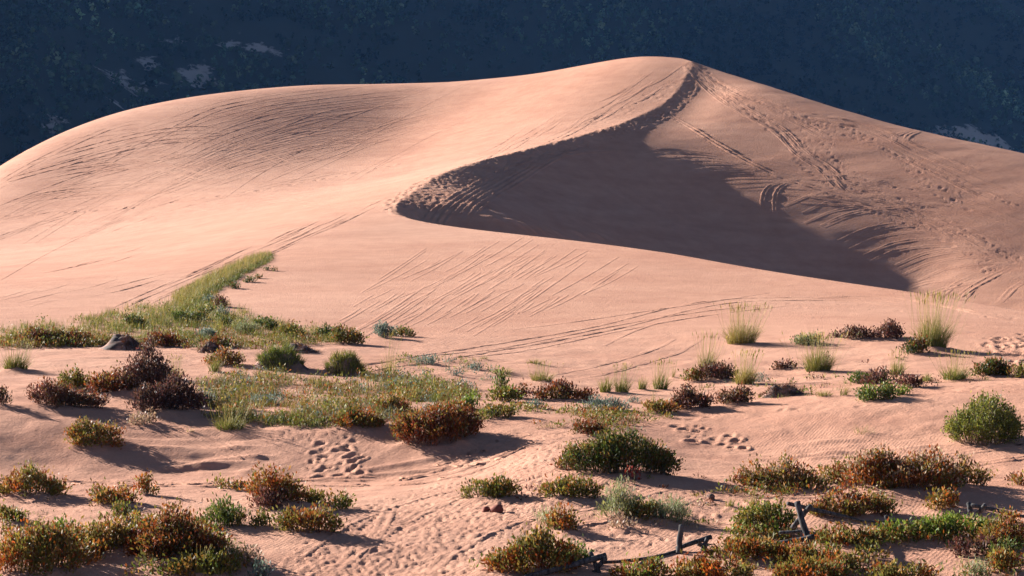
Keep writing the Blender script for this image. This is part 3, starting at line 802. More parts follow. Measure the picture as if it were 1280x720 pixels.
S('blue', 479, 423, 24, 18, 'grey green tuft with thin stalks at the foot of the bare slope', 0.7, 0.05, upright=1.0)
S('olive', 502, 421, 30, 8, 'flat olive shrub on a small sand lip at the slope foot', 0.6, 0.03)
S('purple', 276, 384, 18, 12, 'purple grey shrub on the slope beside the grass ridge', 0.7, 0.0)
S('blue', 262, 380, 14, 13, 'small grey sprig next to the purple grey slope shrub', 0.7, 0.0)
S('blue', 278, 397, 18, 11, 'spiky grey green sprig lowest on the bare slope', 0.7, 0.0, upright=1.0)
S('green', 260, 391, 14, 12, 'green sprig where the grass ridge meets the slope', 0.7, 0.0)
for (px, py, w_, h_, lab) in [(292, 361, 14, 6, 'tiny dark sprig on the slope, lowest of five under the grass ridge'), (312, 353, 13, 6, 'tiny flat sprig on the slope, second up of five under the grass ridge'), (322, 348, 8, 4, 'speck of a sprig in the middle of five under the grass ridge'),
        (334, 338, 8, 4, 'speck of a sprig close to the tip of the grass ridge'), (342, 339, 6, 3, 'smallest speck of a sprig on the bare sand past the grass ridge')]:
    S('dkgreen', px, py, w_, h_, lab, 0.6, 0.0, cat='plant')
# middle right
S('darkrust', 706, 502, 80, 24, 'rust purple thicket with green grass before it', 0.4, 0.1, tipcol='purple', upright=.8)
S('darkrust', 738, 546, 42, 24, 'dark red shrub alone on the lip of the bank', 0.7, 0.15)
S('purple', 867, 514, 56, 30, 'domed purple brown shrub on the shoulder of the bank', 0.7, 0.15, tipcol='darkrust', dens=900)
S('rust', 826, 518, 44, 16, 'low orange shrub attached to the domed purple one', 0.6, 0.08)
S('purple', 921, 507, 46, 24, 'purple and green round shrub past the domed one', 0.7, 0.12, tipcol='darkrust')
S('purple', 896, 476, 56, 20, 'low dark purple shrub under a green tuft', 0.6, 0.1)
S('rust', 868, 478, 24, 14, 'small rust shrub joining the low dark purple one', 0.7, 0.05)
S('sage', 1012, 431, 36, 14, 'flat grey green shrub on open sand below the dune', 0.6, 0.05)
S('purple', 1074, 425, 34, 18, 'purple shrub with a green middle on the pink terrace', 0.7, 0.08)
S('purple', 1112, 424, 42, 18, 'dark purple shrub between a green one and the tall grass mound', 0.6, 0.08)
S('purple', 1048, 422, 14, 7, 'tiny purple sprig at the end of the terrace', 0.7, 0.0)
S('dkgreen', 1146, 444, 36, 22, 'dark bush on the side of the tall grass mound', 0.7, 0.1, tipcol='darkrust')
S('purple', 982, 461, 28, 8, 'flat purple sprig on sand beside a grass tuft', 0.6, 0.02)
S('green', 1078, 480, 32, 14, 'green leafy shrub near a low purple one', 0.7, 0.05)
S('purple', 1092, 481, 28, 14, 'low purple shrub among the green tufts', 0.7, 0.05)
S('purple', 1106, 475, 22, 12, 'small dark purple shrub behind the low one', 0.7, 0.05)
S('purple', 1138, 485, 34, 14, 'purple grey shrub in front of the grass tufts', 0.6, 0.05)
S('green', 1098, 502, 54, 20, 'fresh dark green shrub lying on the crest of the smooth bank', 0.6, 0.08, tipcol='bright')
S('bright', 1126, 494, 18, 10, 'small bright green shrub behind the fresh dark green one', 0.7, 0.02)
S('dkgreen', 1242, 471, 42, 22, 'round dark green bush by the churned sand', 0.7, 0.1, dens=1000, tipcol='darkrust')
S('olive', 1274, 473, 22, 14, 'dry olive scrub at the frame side past the round dark bush', 0.7, 0.05)
for (px, py, w_, h_, lab) in [(670, 511, 14, 9, 'tiny blue grey tuft below the rust purple thicket'), (793, 504, 12, 8, 'tiny blue grey tuft on bare sand before the domed shrub'),
                              (748, 513, 30, 12, 'blue green low shrub among the rust grass'), (772, 514, 26, 14, 'grey green low shrub beside the blue green one'),
                              (564, 453, 8, 5, 'blue grey speck of a shrub on open sand'), (568, 470, 10, 6, 'small dark blue green shrub above the green tufts'),
                              (593, 463, 20, 7, 'flat blue grey shrub with grass stalks beside it'), (533, 456, 28, 9, 'grey green mat at the end of the double wheel track'),
                              (582, 488, 24, 11, 'spiky grey green shrub before a flat sand lip'), (255, 505, 24, 12, 'blue grey shrub in the tangled meadow'),
                              (330, 506, 40, 14, 'grey green shrub in the middle of the tangled meadow'), (952, 478, 12, 10, 'little grey green sprig beside the straw grass')]:
    S('blue', px, py, w_, h_, lab, 0.7, 0.02, leaf=0.09, slim=0.25)
S('bright', 586, 512, 24, 20, 'yellow green shrub on a low knob behind the dark red bush', 0.8, 0.08)
S('olive', 632, 503, 36, 18, 'yellow olive shrub on the flat behind the trampled bank', 0.7, 0.05, tipcol='bright')
S('darkrust', 652, 499, 26, 15, 'brick red shrub next to the yellow olive one', 0.7, 0.05)
S('olive', 628, 523, 40, 14, 'flat olive scrub on the lip above the trampled bank', 0.6, 0.05)
S('green', 627, 486, 12, 22, 'thin upright green plant on the flat', 0.8, 0.0, upright=1.2)
# grass
G('straw', 928, 432, 56, 42, 'largest golden grass clump on the open slope', n=420, mound=0.12)
G('ggreen', 885, 466, 30, 44, 'tall green grass tuft growing over the low purple shrub', n=150)
G('straw', 932, 482, 36, 36, 'straw coloured grass clump beside a grey mound', n=260)
G('ggreen', 1025, 466, 50, 40, 'dense yellow green grass clump in front of the terrace', n=420, mound=0.1)
G('ggreen', 1168, 440, 56, 58, 'tallest grass clump crowning a red mound', n=480, mound=0.35, tips='straw')
G('ggreen', 1122, 470, 30, 26, 'green grass tuft beneath the tall grass mound', n=120)
G('ggreen', 1160, 478, 20, 18, 'small grass tuft beside the purple grey shrub', n=60)
G('ggreen', 1196, 477, 48, 30, 'row of upright green grass near the round dark bush', n=200, spread=.3)
G('grass', 1030, 497, 28, 14, 'short green grass on the bank near the dark hummock', n=90)
G('grass', 1055, 496, 20, 26, 'thin tall grass stalks on the bank crest', n=30)
G('ggreen', 757, 492, 22, 32, 'upright green grass tuft, first of the row behind the blue shrubs', n=90, spread=.35)
G('ggreen', 778, 492, 28, 30, 'dense green grass tuft, second of the row behind the blue shrubs', n=140, spread=.35)
G('ggreen', 803, 488, 16, 26, 'thin grass tuft, third of the row behind the blue shrubs', n=60, spread=.35)
G('ggreen', 826, 488, 26, 32, 'rusty based grass tuft ending the row behind the blue shrubs', n=130, spread=.35)
G('ggreen', 700, 502, 36, 18, 'green grass growing in front of the rust purple thicket', n=110)
G('ggreen', 668, 456, 26, 12, 'short green tuft on the sand above the pale tuft', n=80)
G('grass', 677, 478, 40, 20, 'pale grass tuft on open sand beside a wheel track', n=150)
G('grass', 630, 468, 32, 12, 'low yellow green tuft beside the pale grass tuft', n=90)
G('grass', 605, 450, 16, 10, 'sparse stalks on the open sand', n=26)
G('straw', 486, 470, 30, 46, 'tall sparse straw coloured grass at the meadow edge', n=60, bw=.011)
G('grass', 17, 466, 46, 30, 'grass clump on a small orange mound at the frame side', n=260, mound=0.25, tips='ggreen')
G('ggreen', 268, 466, 24, 30, 'green grass tuft at the edge of the tangled meadow', n=80)
G('ggreen', 215, 474, 34, 24, 'green grass behind the tall dark purple bush', n=120)
G('ggreen', 285, 541, 54, 26, 'green grass and leaf tuft on the brow of the bank', n=220)
G('grass', 238, 542, 12, 14, 'few thin stalks on sand beside the green tuft', n=14)
G('grass', 1082, 545, 40, 22, 'thin bare stalks on the smooth bank', n=26, bw=.011)
G('grass', 913, 636, 16, 18, 'small green grass tuft on sand near the long rust thicket', n=40)
G('grass', 917, 652, 10, 14, 'wispy grass stalk below the small green tuft', n=14)
G('grass', 860, 648, 12, 12, 'small bright grass blade tuft beside the sagebrush mound', n=24)
G('grass', 933, 630, 8, 16, 'slender grass stalks behind the small green tuft', n=12)
G('straw', 942, 632, 12, 13, 'dry round grass tuft by the slender stalks', n=50)
G('grass', 895, 645, 8, 10, 'two thin blades standing on the track sand', n=6)
G('straw', 248, 724, 18, 30, 'yellow grass stalks against the dark rust thicket', n=30, spread=.25)
G('ggreen', 272, 724, 14, 20, 'low green blades at the foot of the dark thicket', n=30)
G('straw', 62, 722, 14, 26, 'yellow stalk in the near orange thicket', n=20, spread=.2)
G('straw', 842, 473, 10, 18, 'lone wispy stalk on the sand past the grass row', n=14)
G('straw', 816, 505, 8, 20, 'two thin stalks before the domed purple shrub', n=8, spread=.2)
# hummocks of rooted sand
HM(150, 437, 66, 24, 'pointed dark hummock with one sandy sunlit side', top=0.35, peak=1)
HM(262, 441, 34, 14, 'small flat topped dark hummock behind the orange tan shrub', top=0.6)
HM(372, 441, 58, 13, 'low dark hummock behind the grassy one', top=0.4)
HM(348, 464, 74, 34, 'rounded dark hummock capped with grass', top=0.5, grass=1)
HM(430, 470, 64, 28, 'dark hummock sloping to the bare side, thin grass on top', top=0.45, grass=2)
HM(978, 496, 56, 20, 'grey brown hummock on the bank crest by the fresh green shrub', top=0.45)
# ---- heap the sand round the plants, then press the footprints in
allp = SHRUBS + GRASS + HUMM
loc = ground_at([p['px'] for p in allp], [min(p['py'], 730) for p in allp])
for p, g in zip(allp, loc):
    p['x'], p['y'] = g[0], g[1]
    p['W'] = p['w'] / ppm(g[1]); p['H'] = p['h'] / ppm(g[1])
for p in allp:
    mo = p.get('mound', 0) * 0.6
    if mo:
        ry = p['W'] * 0.5 * p.get('deep', 0.8)
        add_gauss(p['x'] + 0.02, p['y'] + 0.3 * ry, p['W'] * 0.52, max(ry, 0.2) * 1.05, mo, 0.3)
GZ += PZ
_n, _m = GZ.shape
_i = np.arange(_n * _m, dtype=np.int32).reshape(_n, _m)
_q = np.stack([_i[:-1, :-1], _i[:-1, 1:], _i[1:, 1:], _i[1:, :-1]], -1).reshape(-1, 4)
sand = link('sand_dunes', make_mesh('sand_dunes', np.stack([GX, GYY, GZ], -1).reshape(-1, 3), _q, smooth_shade=True), SAND)
sand['kind'] = 'structure'

# ------------------------------------------------------------------ wheel tracks: shallow ruts with raised edges, draped on the sand
def rut(line, half=0.17, rise=0.05, wander=0.0):
    n = len(line)
    if n < 3:
        return None
    tg = np.gradient(line, axis=0); tg /= (np.hypot(*tg.T)[:, None] + 1e-9); nm = np.stack([-tg[:, 1], tg[:, 0]], 1)
    prof = [(-1.9, -0.04), (-1.15, 1.0), (-0.55, 0.12), (0, 0.06), (0.55, 0.12), (1.15, 1.0), (1.9, -0.04)]
    amp = rise * np.clip(0.75 + 0.9 * vnoise(np.arange(n) * 0.23 + rng.uniform(0, 99), np.full(n, 3.3), 8) + 0.5 * rng.uniform(-1, 1, n), 0.1, 1.6) * np.clip(np.minimum(np.arange(n), np.arange(n)[::-1]) / 12.0, 0, 1)
    vs = []
    for o, h in prof:
        p = line + nm * (o * half)
        z = zfun(p[:, 0], p[:, 1]) + (amp * h if h > 0 else -0.03) + (0.004 if h > 0 else 0)
        vs.append(np.stack([p[:, 0], p[:, 1], z], 1))
    v = np.stack(vs, 1).reshape(-1, 3); k = len(prof)
    i = np.arange(n * k).reshape(n, k)
    q = np.stack([i[:-1, :-1], i[:-1, 1:], i[1:, 1:], i[1:, :-1]], -1).reshape(-1, 4)
    return v, q

class Bag:
    def __init__(self): self.v, self.q, self.t, self.c, self.n = [], [], [], [], 0
    def add(self, v, q=None, t=None, c=None):
        self.v.append(v)
        if q is not None and len(q): self.q.append(np.asarray(q) + self.n)
        if t is not None and len(t): self.t.append(np.asarray(t) + self.n)
        if c is not None: self.c.append(c)
        self.n += len(v)
    def mesh(self, name, smooth_shade=False):
        return make_mesh(name, np.vstack(self.v), np.vstack(self.q) if self.q else None, np.vstack(self.t) if self.t else None,
                         np.vstack(self.c) if self.c else None, smooth_shade)

tracks = Bag()
def track(px_pts, pair=0.0, half=0.16, rise=0.05, step=0.35, dmin=36):
    w = world_line(px_pts, step, dmin)
    if len(w) < 4: return
    tg = np.gradient(w, axis=0); tg /= (np.hypot(*tg.T)[:, None] + 1e-9); nm = np.stack([-tg[:, 1], tg[:, 0]], 1)
    for o in ((-pair / 2, pair / 2) if pair else (0,)):
        r = rut(w + nm * o, half, rise)
        if r: tracks.add(*r)
def jig(pts, a=0, b=0, lo=0.0, hi=1.0):
    """a neighbour of a line: moved, bent a little and cut shorter"""
    s = spline(pts, 10); n = len(s)
    i0 = int(n * np.clip(rng.uniform(lo, lo + 0.25), 0, .6)); i1 = int(n * np.clip(rng.uniform(hi - 0.3, hi), 0.5, 1))
    s = s[i0:max(i1, i0 + 6)]
    s = s[::max(1, len(s) // 7)]
    return s + np.array([[a, b]]) + np.array([[0, 1]]) * (rng.normal(0, 1.2) * np.linspace(-1, 1, len(s)) ** 2)[:, None]
# the broad dune side
fam = [([(-20, 232), (40, 215), (110, 196), (169, 181), (225, 174), (262, 175), (300, 183), (340, 196), (378, 214)], 6, 3.4),
       ([(-20, 229), (60, 219), (112, 210), (187, 205), (262, 221), (320, 231)], 5, 3.5),
       ([(244, 158), (337, 140), (431, 128), (520, 119), (600, 113)], 7, 4.2),
       ([(100, 260), (170, 238), (225, 218), (265, 199), (300, 185), (375, 162), (480, 143), (560, 132)], 8, 4.5),
       ([(200, 232), (262, 208), (330, 192), (400, 176), (470, 166), (540, 158)], 6, 4),
       ([(-20, 262), (60, 246), (160, 236), (240, 233), (300, 240)], 5, 4),
       ([(300, 178), (380, 172), (450, 171), (520, 172)], 5, 4)]
for fi, (base, n, dyy) in enumerate(fam):
    fac = (2.0, 2.0, .5, .85, .5, 2.0, .5)[fi]
    n = int(n * 1.15); dyy *= .85
    for k in range(n):
        track(jig(base, rng.normal(0, 8), (k - n / 2) * dyy * 1.25 + rng.normal(0, 1.5)), pair=0 if k % 3 else 1.1, half=0.07, rise=fac * rng.uniform(0.005, 0.019))
for k in range(64):                                                  # many fine old wheel lines all over the broad side
    x0_, y0_ = region([(0, 225), (90, 175), (250, 140), (600, 112), (640, 140), (470, 215), (300, 255), (0, 300)], 1)[0]
    l = rng.uniform(70, 190); s0 = rng.normal(-.34, .10) if k % 4 else rng.normal(.10, .08); bow = rng.uniform(.03, .11) * l
    track([(x0_ - l, y0_ - s0 * l + bow), (x0_ - l / 2, y0_ - s0 * l / 2 + bow * .25), (x0_, y0_), (x0_ + l / 2, y0_ + s0 * l / 2 + bow * .25), (x0_ + l, y0_ + s0 * l * .8 + bow)],
          pair=1.1 if k % 3 == 0 else 0, half=0.055, rise=(1.0 if x0_ > 230 else 1.6) * rng.uniform(.004, .013), dmin=120)
for k in range(46):                                                  # hatching below it
    x0_, y0_ = region([(150, 380), (260, 330), (470, 250), (492, 262), (330, 322), (240, 372)], 1)[0] if k < 34 else region([(20, 390), (140, 370), (230, 330), (200, 300), (0, 360)], 1)[0]
    l = rng.uniform(25, 90); sl = -0.42 if k < 34 else -0.22
    track([(x0_ - l / 2, y0_ - sl * l / 2), (x0_, y0_ + rng.normal(0, 1)), (x0_ + l / 2, y0_ + sl * l / 2 - l * .03)], half=0.065, rise=rng.uniform(0.01, 0.03), step=.3)
for k in range(105):                                                  # the near face
    x0_, y0_ = region([(420, 400), (500, 330), (640, 310), (800, 340), (700, 385), (560, 415)], 1)[0]
    l = 18 + 70 * rng.uniform(0, 1) ** 2; sl = rng.normal(.55, .06)
    track([(x0_ - l / 2, y0_ + sl * l / 2), (x0_, y0_ + rng.normal(0, .6)), (x0_ + l / 2, y0_ - sl * l / 2 - l * .04)], half=0.06, rise=rng.uniform(0.0015, 0.009), step=.3)
for k in range(34):                                                  # below the brink
    x0_, y0_ = region([(560, 215), (640, 170), (780, 110), (830, 90), (820, 120), (720, 165), (640, 190)], 1)[0]
    l = rng.uniform(20, 70)
    track([(x0_ - l / 2, y0_ + 0.5 * l / 2), (x0_, y0_ + 1.5), (x0_ + l / 2, y0_ - 0.62 * l / 2)], half=0.11, rise=rng.uniform(0.015, 0.04))
# long curves along the foot of the near face
track([(380, 470), (450, 461), (520, 450), (590, 439), (680, 424), (760, 409), (850, 386), (905, 377), (960, 374), (1068, 375), (1150, 384)], pair=1.25, half=.09, rise=.022)
track([(512, 455), (560, 446), (640, 437), (720, 421), (800, 405), (880, 392), (980, 380)], pair=1.2, half=.08, rise=.014)
track([(640, 412), (720, 402), (800, 390), (870, 380), (960, 366)], half=.09, rise=.016)
track([(690, 474), (735, 466), (790, 452), (830, 440), (860, 424)], pair=1.2, half=.09, rise=.018)
track([(755, 432), (790, 415), (830, 402), (862, 398)], half=.08, rise=.012)
track([(1000, 374), (1080, 370), (1150, 376), (1260, 400)], half=.2, rise=.05)
# inside the bowl and over the lee flank
for k in range(6):
    track([(532 + 9 * k, 279 + k), (548 + 11 * k, 260 - k), (585 + 13 * k, 236 - 2 * k), (640 + 12 * k, 210 - 3 * k), (700 + 10 * k, 193 - k), (770 + 9 * k, 187 + k)], half=.20, rise=.09, dmin=130)
for k in range(12):
    yy = 190 + k * 4.5
    track([(760 + k * 16, yy + rng.normal(0, 2)), (850 + k * 14, yy - 3), (930 + 10 * k, yy + 9), (1010 + 10 * k, yy + 27 + rng.normal(0, 3))], half=.15, rise=rng.uniform(.008, .026), dmin=130)
for k in range(14):
    x0_ = 985 + k * 12 + rng.normal(0, 9); yy = 262 + k * 7 + rng.normal(0, 4)
    track([(x0_, yy), (x0_ + 40, yy - 16), (x0_ + 95, yy - 22), (x0_ + 150, yy - 16 + rng.normal(0, 4))], half=.15, rise=rng.uniform(.003, .034), dmin=130)
for o in (0, 15):
    track([(954 + o, 270), (953 + o, 252), (957 + o, 238), (968 + o, 230), (984 + o, 229)], half=.16, rise=.09, dmin=130)
    track([(1180 + o, 262), (1184 + o, 250), (1180 + o, 240)], half=.2, rise=.06, dmin=130)
    track([(1116 + o, 180), (1120 + o, 170), (1134 + o, 164)], half=.22, rise=.08, dmin=130)
track([(940, 270), (955, 256), (980, 250)], half=.2, rise=.07, dmin=130)
track([(836, 143), (870, 163), (920, 194), (975, 221), (1040, 240), (1110, 262)], half=.2, rise=.11, dmin=130)
for k in range(16):
    x0_, y0_ = region([(1000, 210), (1100, 190), (1280, 240), (1280, 330), (1120, 290)], 1)[0]; l = rng.uniform(60, 150)
    track([(x0_ - l / 2, y0_ - .1 * l), (x0_, y0_), (x0_ + l / 2, y0_ + .16 * l)], pair=1.2 if k % 2 else 0, half=.15, rise=rng.uniform(.02, .05), dmin=130)
for a in [(1150, 372, 1235, 350), (1170, 375, 1215, 345), (1185, 380, 1262, 335), (1250, 378, 1280, 352), (1130, 362, 1190, 350), (1200, 378, 1230, 352)]:
    track([(a[0], a[1]), ((a[0] + a[2]) / 2, (a[1] + a[3]) / 2 - 3), (a[2], a[3])], half=.24, rise=.12, dmin=130)
for line in ([(866, 80), (890, 105), (925, 132), (968, 160), (1000, 190), (1030, 205), (1055, 232), (1090, 243), (1140, 262), (1200, 292), (1262, 325)],
             [(872, 84), (920, 112), (985, 140), (1050, 166), (1100, 182), (1160, 208), (1230, 238), (1290, 262)], [(880, 92), (940, 118), (1010, 140), (1080, 158), (1150, 184), (1230, 215), (1290, 238)],
             [(990, 215), (1060, 222), (1130, 232), (1200, 250), (1290, 280)], [(968, 236), (1040, 240), (1110, 252), (1190, 262), (1290, 292)], [(1000, 246), (1080, 250), (1160, 268), (1250, 300)]):
    for k in range(3):
        track([(a_ + rng.normal(0, 3), b_ + k * 3.5 + rng.normal(0, 1.5)) for a_, b_ in line], pair=1.2 if k == 1 else 0, half=.12, rise=rng.uniform(.02, .055), dmin=130)
# nearer wheel tracks
track([(0, 437), (60, 436), (130, 440), (240, 440)], pair=1.2, half=.12, rise=.03)
track([(40, 446), (150, 447), (230, 443)], half=.1, rise=.025)
track([(-20, 602), (60, 602), (150, 608), (250, 607), (380, 605), (480, 604), (560, 594), (610, 572)], pair=1.15, half=.13, rise=.045, step=.12)
track([(540, 590), (610, 570), (650, 552), (680, 545)], pair=1.1, half=.12, rise=.05, step=.12)
track([(1180, 577), (1225, 572), (1280, 564), (1330, 560)], pair=1.2, half=.14, rise=.05, step=.12)
track([(150, 530), (230, 548), (290, 572), (330, 590)], half=.1, rise=.03, step=.12); track([(190, 530), (260, 546), (310, 570)], half=.1, rise=.03, step=.12)
track([(380, 715), (450, 665), (500, 640), (560, 620), (640, 606)], pair=1.1, half=.13, rise=.03, step=.12)
track([(430, 715), (470, 670), (490, 630)], half=.13, rise=.03, step=.12)
track([(560, 720), (600, 690), (660, 660), (760, 640), (860, 615)], pair=1.1, half=.13, rise=.03, step=.12)
to = link('wheel_tracks', tracks.mesh('wheel_tracks', True), SAND); to['kind'] = 'structure'

# ------------------------------------------------------------------ put the plants down
def floor_of(x, y):
    zc = float(zfun(x, y))
    return zc, (lambda fx, fy: zfun(x + fx, y + fy) - zc)
for p in SHRUBS:
    zc, fl = floor_of(p['x'], p['y'])
    rx = p['W'] / 2; ry = rx * p['deep']; y = p['y'] + ry * 0.75
    zc, fl = floor_of(p['x'], y)
    kw = dict(p['kw']); kw.pop('hs', 0); kw.setdefault('leaf', 0.085 if p['y'] < 66 else 0.10); kw.setdefault('dens', 780 if p['y'] < 66 else 560)
    drop = float(zfun(p['x'], p['y'])) - zc
    fol, stm = shrub_meshes(rx * 0.95, ry, max(p['H'] * p['kw'].get('hs', 0.72 if p['h'] > 22 else 0.86) + min(drop, 0) * 0.6, 0.12), p['kind'], floor=fl, **kw)
    t = thing({'sage': 'sagebrush', 'pale': 'dry_shrub', 'red': 'red_sprig'}.get(p['kind'], 'shrub') if p['cat'] == 'shrub' or p['kind'] == 'red' else 'sprig', p['label'], p['cat'], (p['x'], y, zc),
              'tiny sprigs on the slope' if p['label'].startswith('tiny dark sprig lying') else 'shrubs on the sand')
    link('foliage', fol, LEAF, t); link('stems', stm, STEM, t)['kind'] = 'stuff'
for p in GRASS:
    rx = p['W'] / 2; ry = rx * p['deep']; y = p['y'] + ry * 0.6
    zc, fl = floor_of(p['x'], y)
    kw = dict(p['kw']); w_ = kw.pop('bw', 0.016 if p['y'] > 60 else 0.012)
    n = int(p['n'] * 1.5)
    t = thing('grass_tuft', p['label'], 'grass tuft', (p['x'], y, zc), 'grass tufts on the sand')
    link('blades', grass_mesh(rx, ry, p['H'] * .88, p['pal'], n=n, w=w_, floor=fl, **kw), BLADE, t)
    if p['n'] >= 120 or p['pal'] == 'straw':                          # seed heads on thin stalks
        m = max(6, n // 7); foot = np.stack([rng.normal(0, rx * .35, m), rng.normal(0, ry * .35, m), np.zeros(m)], 1)
        tip = foot * 1.6 + np.stack([rng.normal(0.12, .16, m) * p['H'], rng.normal(0, .14, m) * p['H'], p['H'] * rng.uniform(1.0, 1.3, m)], 1)
        sv, sq = tubes(foot, tip, 0.004, 0.003)
        hv, hq = kites(tip - (tip - foot) * .14, tip - foot, np.full(m, .16 * p['H']), np.full(m, 0.03))
        c = cmix(PAL['straw'], m, .15)
        bag = Bag(); bag.add(sv, sq, c=np.repeat(c, 6, 0)); bag.add(hv, hq, c=np.repeat(c * 1.1, 4, 0))
        link('seed_heads', bag.mesh('seed_heads'), BLADE, t)

def hummock_height(x, y, rx, ry, h, peak, sd):
    r = np.hypot(x / rx, y / ry)
    r = r * (1 + 0.45 * fbm(x / rx * 1.3 + sd, y / ry * 1.3, sd, 2))
    if peak:                                                          # a gentle sunny ramp, a steep far side
        q = np.where(x < 0.15 * rx, np.clip(1 - r * 0.95, 0, 1) ** 1.1, 1 - smooth(0.05, 0.80, r))
    else:
        q = 1 - smooth(0.18, 1.0, r)
    return h * q * (1 + 0.5 * fbm(x / rx * 2.6 + sd, y / ry * 2.6, sd + 3, 3))
def hummock_mesh(rx, ry, h, floor, peak, sd):
    nr, na = 16, 44
    r = np.linspace(0, 1.25, nr)[:, None] * np.ones((1, na)); a = np.linspace(0, 2 * math.pi, na, endpoint=False)[None, :] * np.ones((nr, 1))
    x = r * np.cos(a) * rx; y = r * np.sin(a) * ry
    z = hummock_height(x, y, rx, ry, h, peak, sd) + np.clip(floor(x.ravel(), y.ravel()).reshape(x.shape), -.6, .6) - 0.01 - 0.06 * smooth(1.05, 1.25, r)
    v = np.stack([x, y, z], -1).reshape(-1, 3)
    i = np.arange(nr * na).reshape(nr, na); j = np.roll(i, -1, 1)
    q = np.stack([i[1:-1], j[1:-1], j[2:], i[2:]], -1).reshape(-1, 4)
    t = np.stack([i[0], j[1], i[1]], -1)
    return make_mesh('mound', v, q, t[:, [0, 2, 1]], smooth_shade=True)
for p in HUMM:
    rx = p['W'] / 2; ry = rx * 0.8; y = p['y'] + ry * 0.8; zc, fl = floor_of(p['x'], y); sd = int(rng.integers(1, 999)); pk = p['kw'].get('peak', 0)
    h = p['H'] * (0.9 if pk else 0.74)
    t = thing('sand_hummock', p['label'], 'hummock', (p['x'], y, zc), 'hummocks of rooted sand')
    link('mound', hummock_mesh(rx, ry, h, fl, pk, sd), CRUST_SHADE, t)
    g = p['kw'].get('grass')
    n = {1: 1900, 2: 1500}.get(g, 900)
    th = rng.uniform(0, 2 * math.pi, n); r = np.sqrt(rng.uniform(0, 1, n)) * (0.8 if g else 1.0)
    fx, fy = r * np.cos(th) * rx, r * np.sin(th) * ry
    if pk:
        fx = np.abs(fx) * 0.8 + 0.05  # dark blades only on the side turned from the sun, standing in for shade
    zz = hummock_height(fx, fy, rx, ry, h, pk, sd) + fl(fx, fy)
    foot = np.stack([fx, fy, zz - .04], 1)
    v, q, tr, m = blades(foot, (0.34 if g else 0.16) * rng.uniform(.3, 1.1, n), rng.normal(0, .10, (n, 2)) + np.stack([fx, fy], 1) * .22, np.full(n, .02))
    c = cmix(PAL[{1: 'ggreen', 2: 'grass'}.get(g, 'darkrust')], n, .25) * (1 if g else .6)
    nm = 'grass_cap' if g else 'shade_roots'
    link(nm, make_mesh(nm, v, q, tr, cols=np.repeat(c, m, 0)), BLADE, t)

# ------------------------------------------------------------------ ground cover nobody could count
def cover(name, polys, label, thr=0.04):
    bag = Bag()
    for poly, n, pal, h, leafy in polys:
        pts = region(poly, n); g = ground_at(pts[:, 0], pts[:, 1])
        # clumpy: keep more where a slow noise is high
        keep = fbm(g[:, 0] / 1.5, g[:, 1] / 2.0, 91, 2) + rng.uniform(-.16, .16, n) > thr
        for x, y, z in g[keep]:
            k = int(rng.integers(6, 14)); hh = h * rng.uniform(.5, 1.3)
            foot = np.stack([rng.normal(x, .10, k), rng.normal(y, .10, k), np.full(k, 0)], 1); foot[:, 2] = zfun(foot[:, 0], foot[:, 1]) - .02
            pl = pal[int(rng.integers(0, len(pal)))]
            if rng.uniform() < leafy:
                P = foot + np.stack([0 * foot[:, 0], 0 * foot[:, 0], rng.uniform(.02, hh, k)], 1)
                v, q = kites(P, rng.normal(0, .5, (k, 3)) + [0, 0, .7], rng.uniform(.07, .15, k), rng.uniform(.03, .06, k))
                bag.add(v, q, None, np.repeat(cmix(PAL[pl], k), 4, 0))
            else:
                v, q, t, m = blades(foot, hh * rng.uniform(.5, 1.2, k), rng.normal(0.02, .12, (k, 2)), np.full(k, .017), 2)
                bag.add(v, q, t, np.repeat(cmix(PAL[pl], k), m, 0))
    o = link(name, bag.mesh(name), BLADE); o['kind'] = 'stuff'; o['label'] = label; o['category'] = 'grass'
cover('meadow_grass', [
    ([(240, 480), (300, 468), (400, 472), (480, 470), (560, 478), (600, 500), (560, 520), (430, 532), (300, 526), (260, 508)], 2600, ['grass', 'grass', 'olive', 'straw', 'olive', 'rust', 'rust', 'blue'], .36, .28),
    ([(250, 520), (330, 522), (430, 528), (420, 536), (290, 530)], 230, ['ggreen', 'grass', 'olive'], .24, .3),
    ([(470, 480), (560, 485), (600, 500), (520, 505)], 330, ['ggreen', 'grass', 'rust'], .34, .2),
    ([(600, 505), (720, 512), (850, 520), (800, 535), (640, 535), (590, 525)], 620, ['olive', 'rust', 'grass'], .22, .5),
    ([(500, 445), (600, 450), (640, 470), (600, 495), (480, 480)], 230, ['grass', 'blue', 'ggreen'], .22, .3),
    ([(850, 470), (1000, 470), (1180, 470), (1250, 475), (1100, 495), (880, 500)], 300, ['grass', 'ggreen', 'purple'], .25, .3)],
    'tangled green and rust meadow between the hummocks and the bank', -0.02)
cover('dune_foot_grass', [
    ([(0, 412), (90, 402), (170, 384), (260, 372), (330, 400), (400, 412), (440, 428), (330, 436), (180, 432), (0, 436)], 2200, ['grass', 'ggreen', 'grass', 'olive', 'straw'], .42, .15),
    ([(130, 410), (240, 372), (300, 400), (260, 425), (150, 428)], 600, ['grass', 'ggreen', 'straw'], .45, .1),
    ([(0, 424), (160, 420), (160, 434), (0, 436)], 420, ['darkrust', 'olive', 'rust'], .3, .7),
    ([(190, 420), (330, 420), (440, 428), (330, 438), (200, 437)], 360, ['olive', 'darkrust', 'green'], .3, .6)],
    'green and straw grass along the foot of the dune', -0.14)
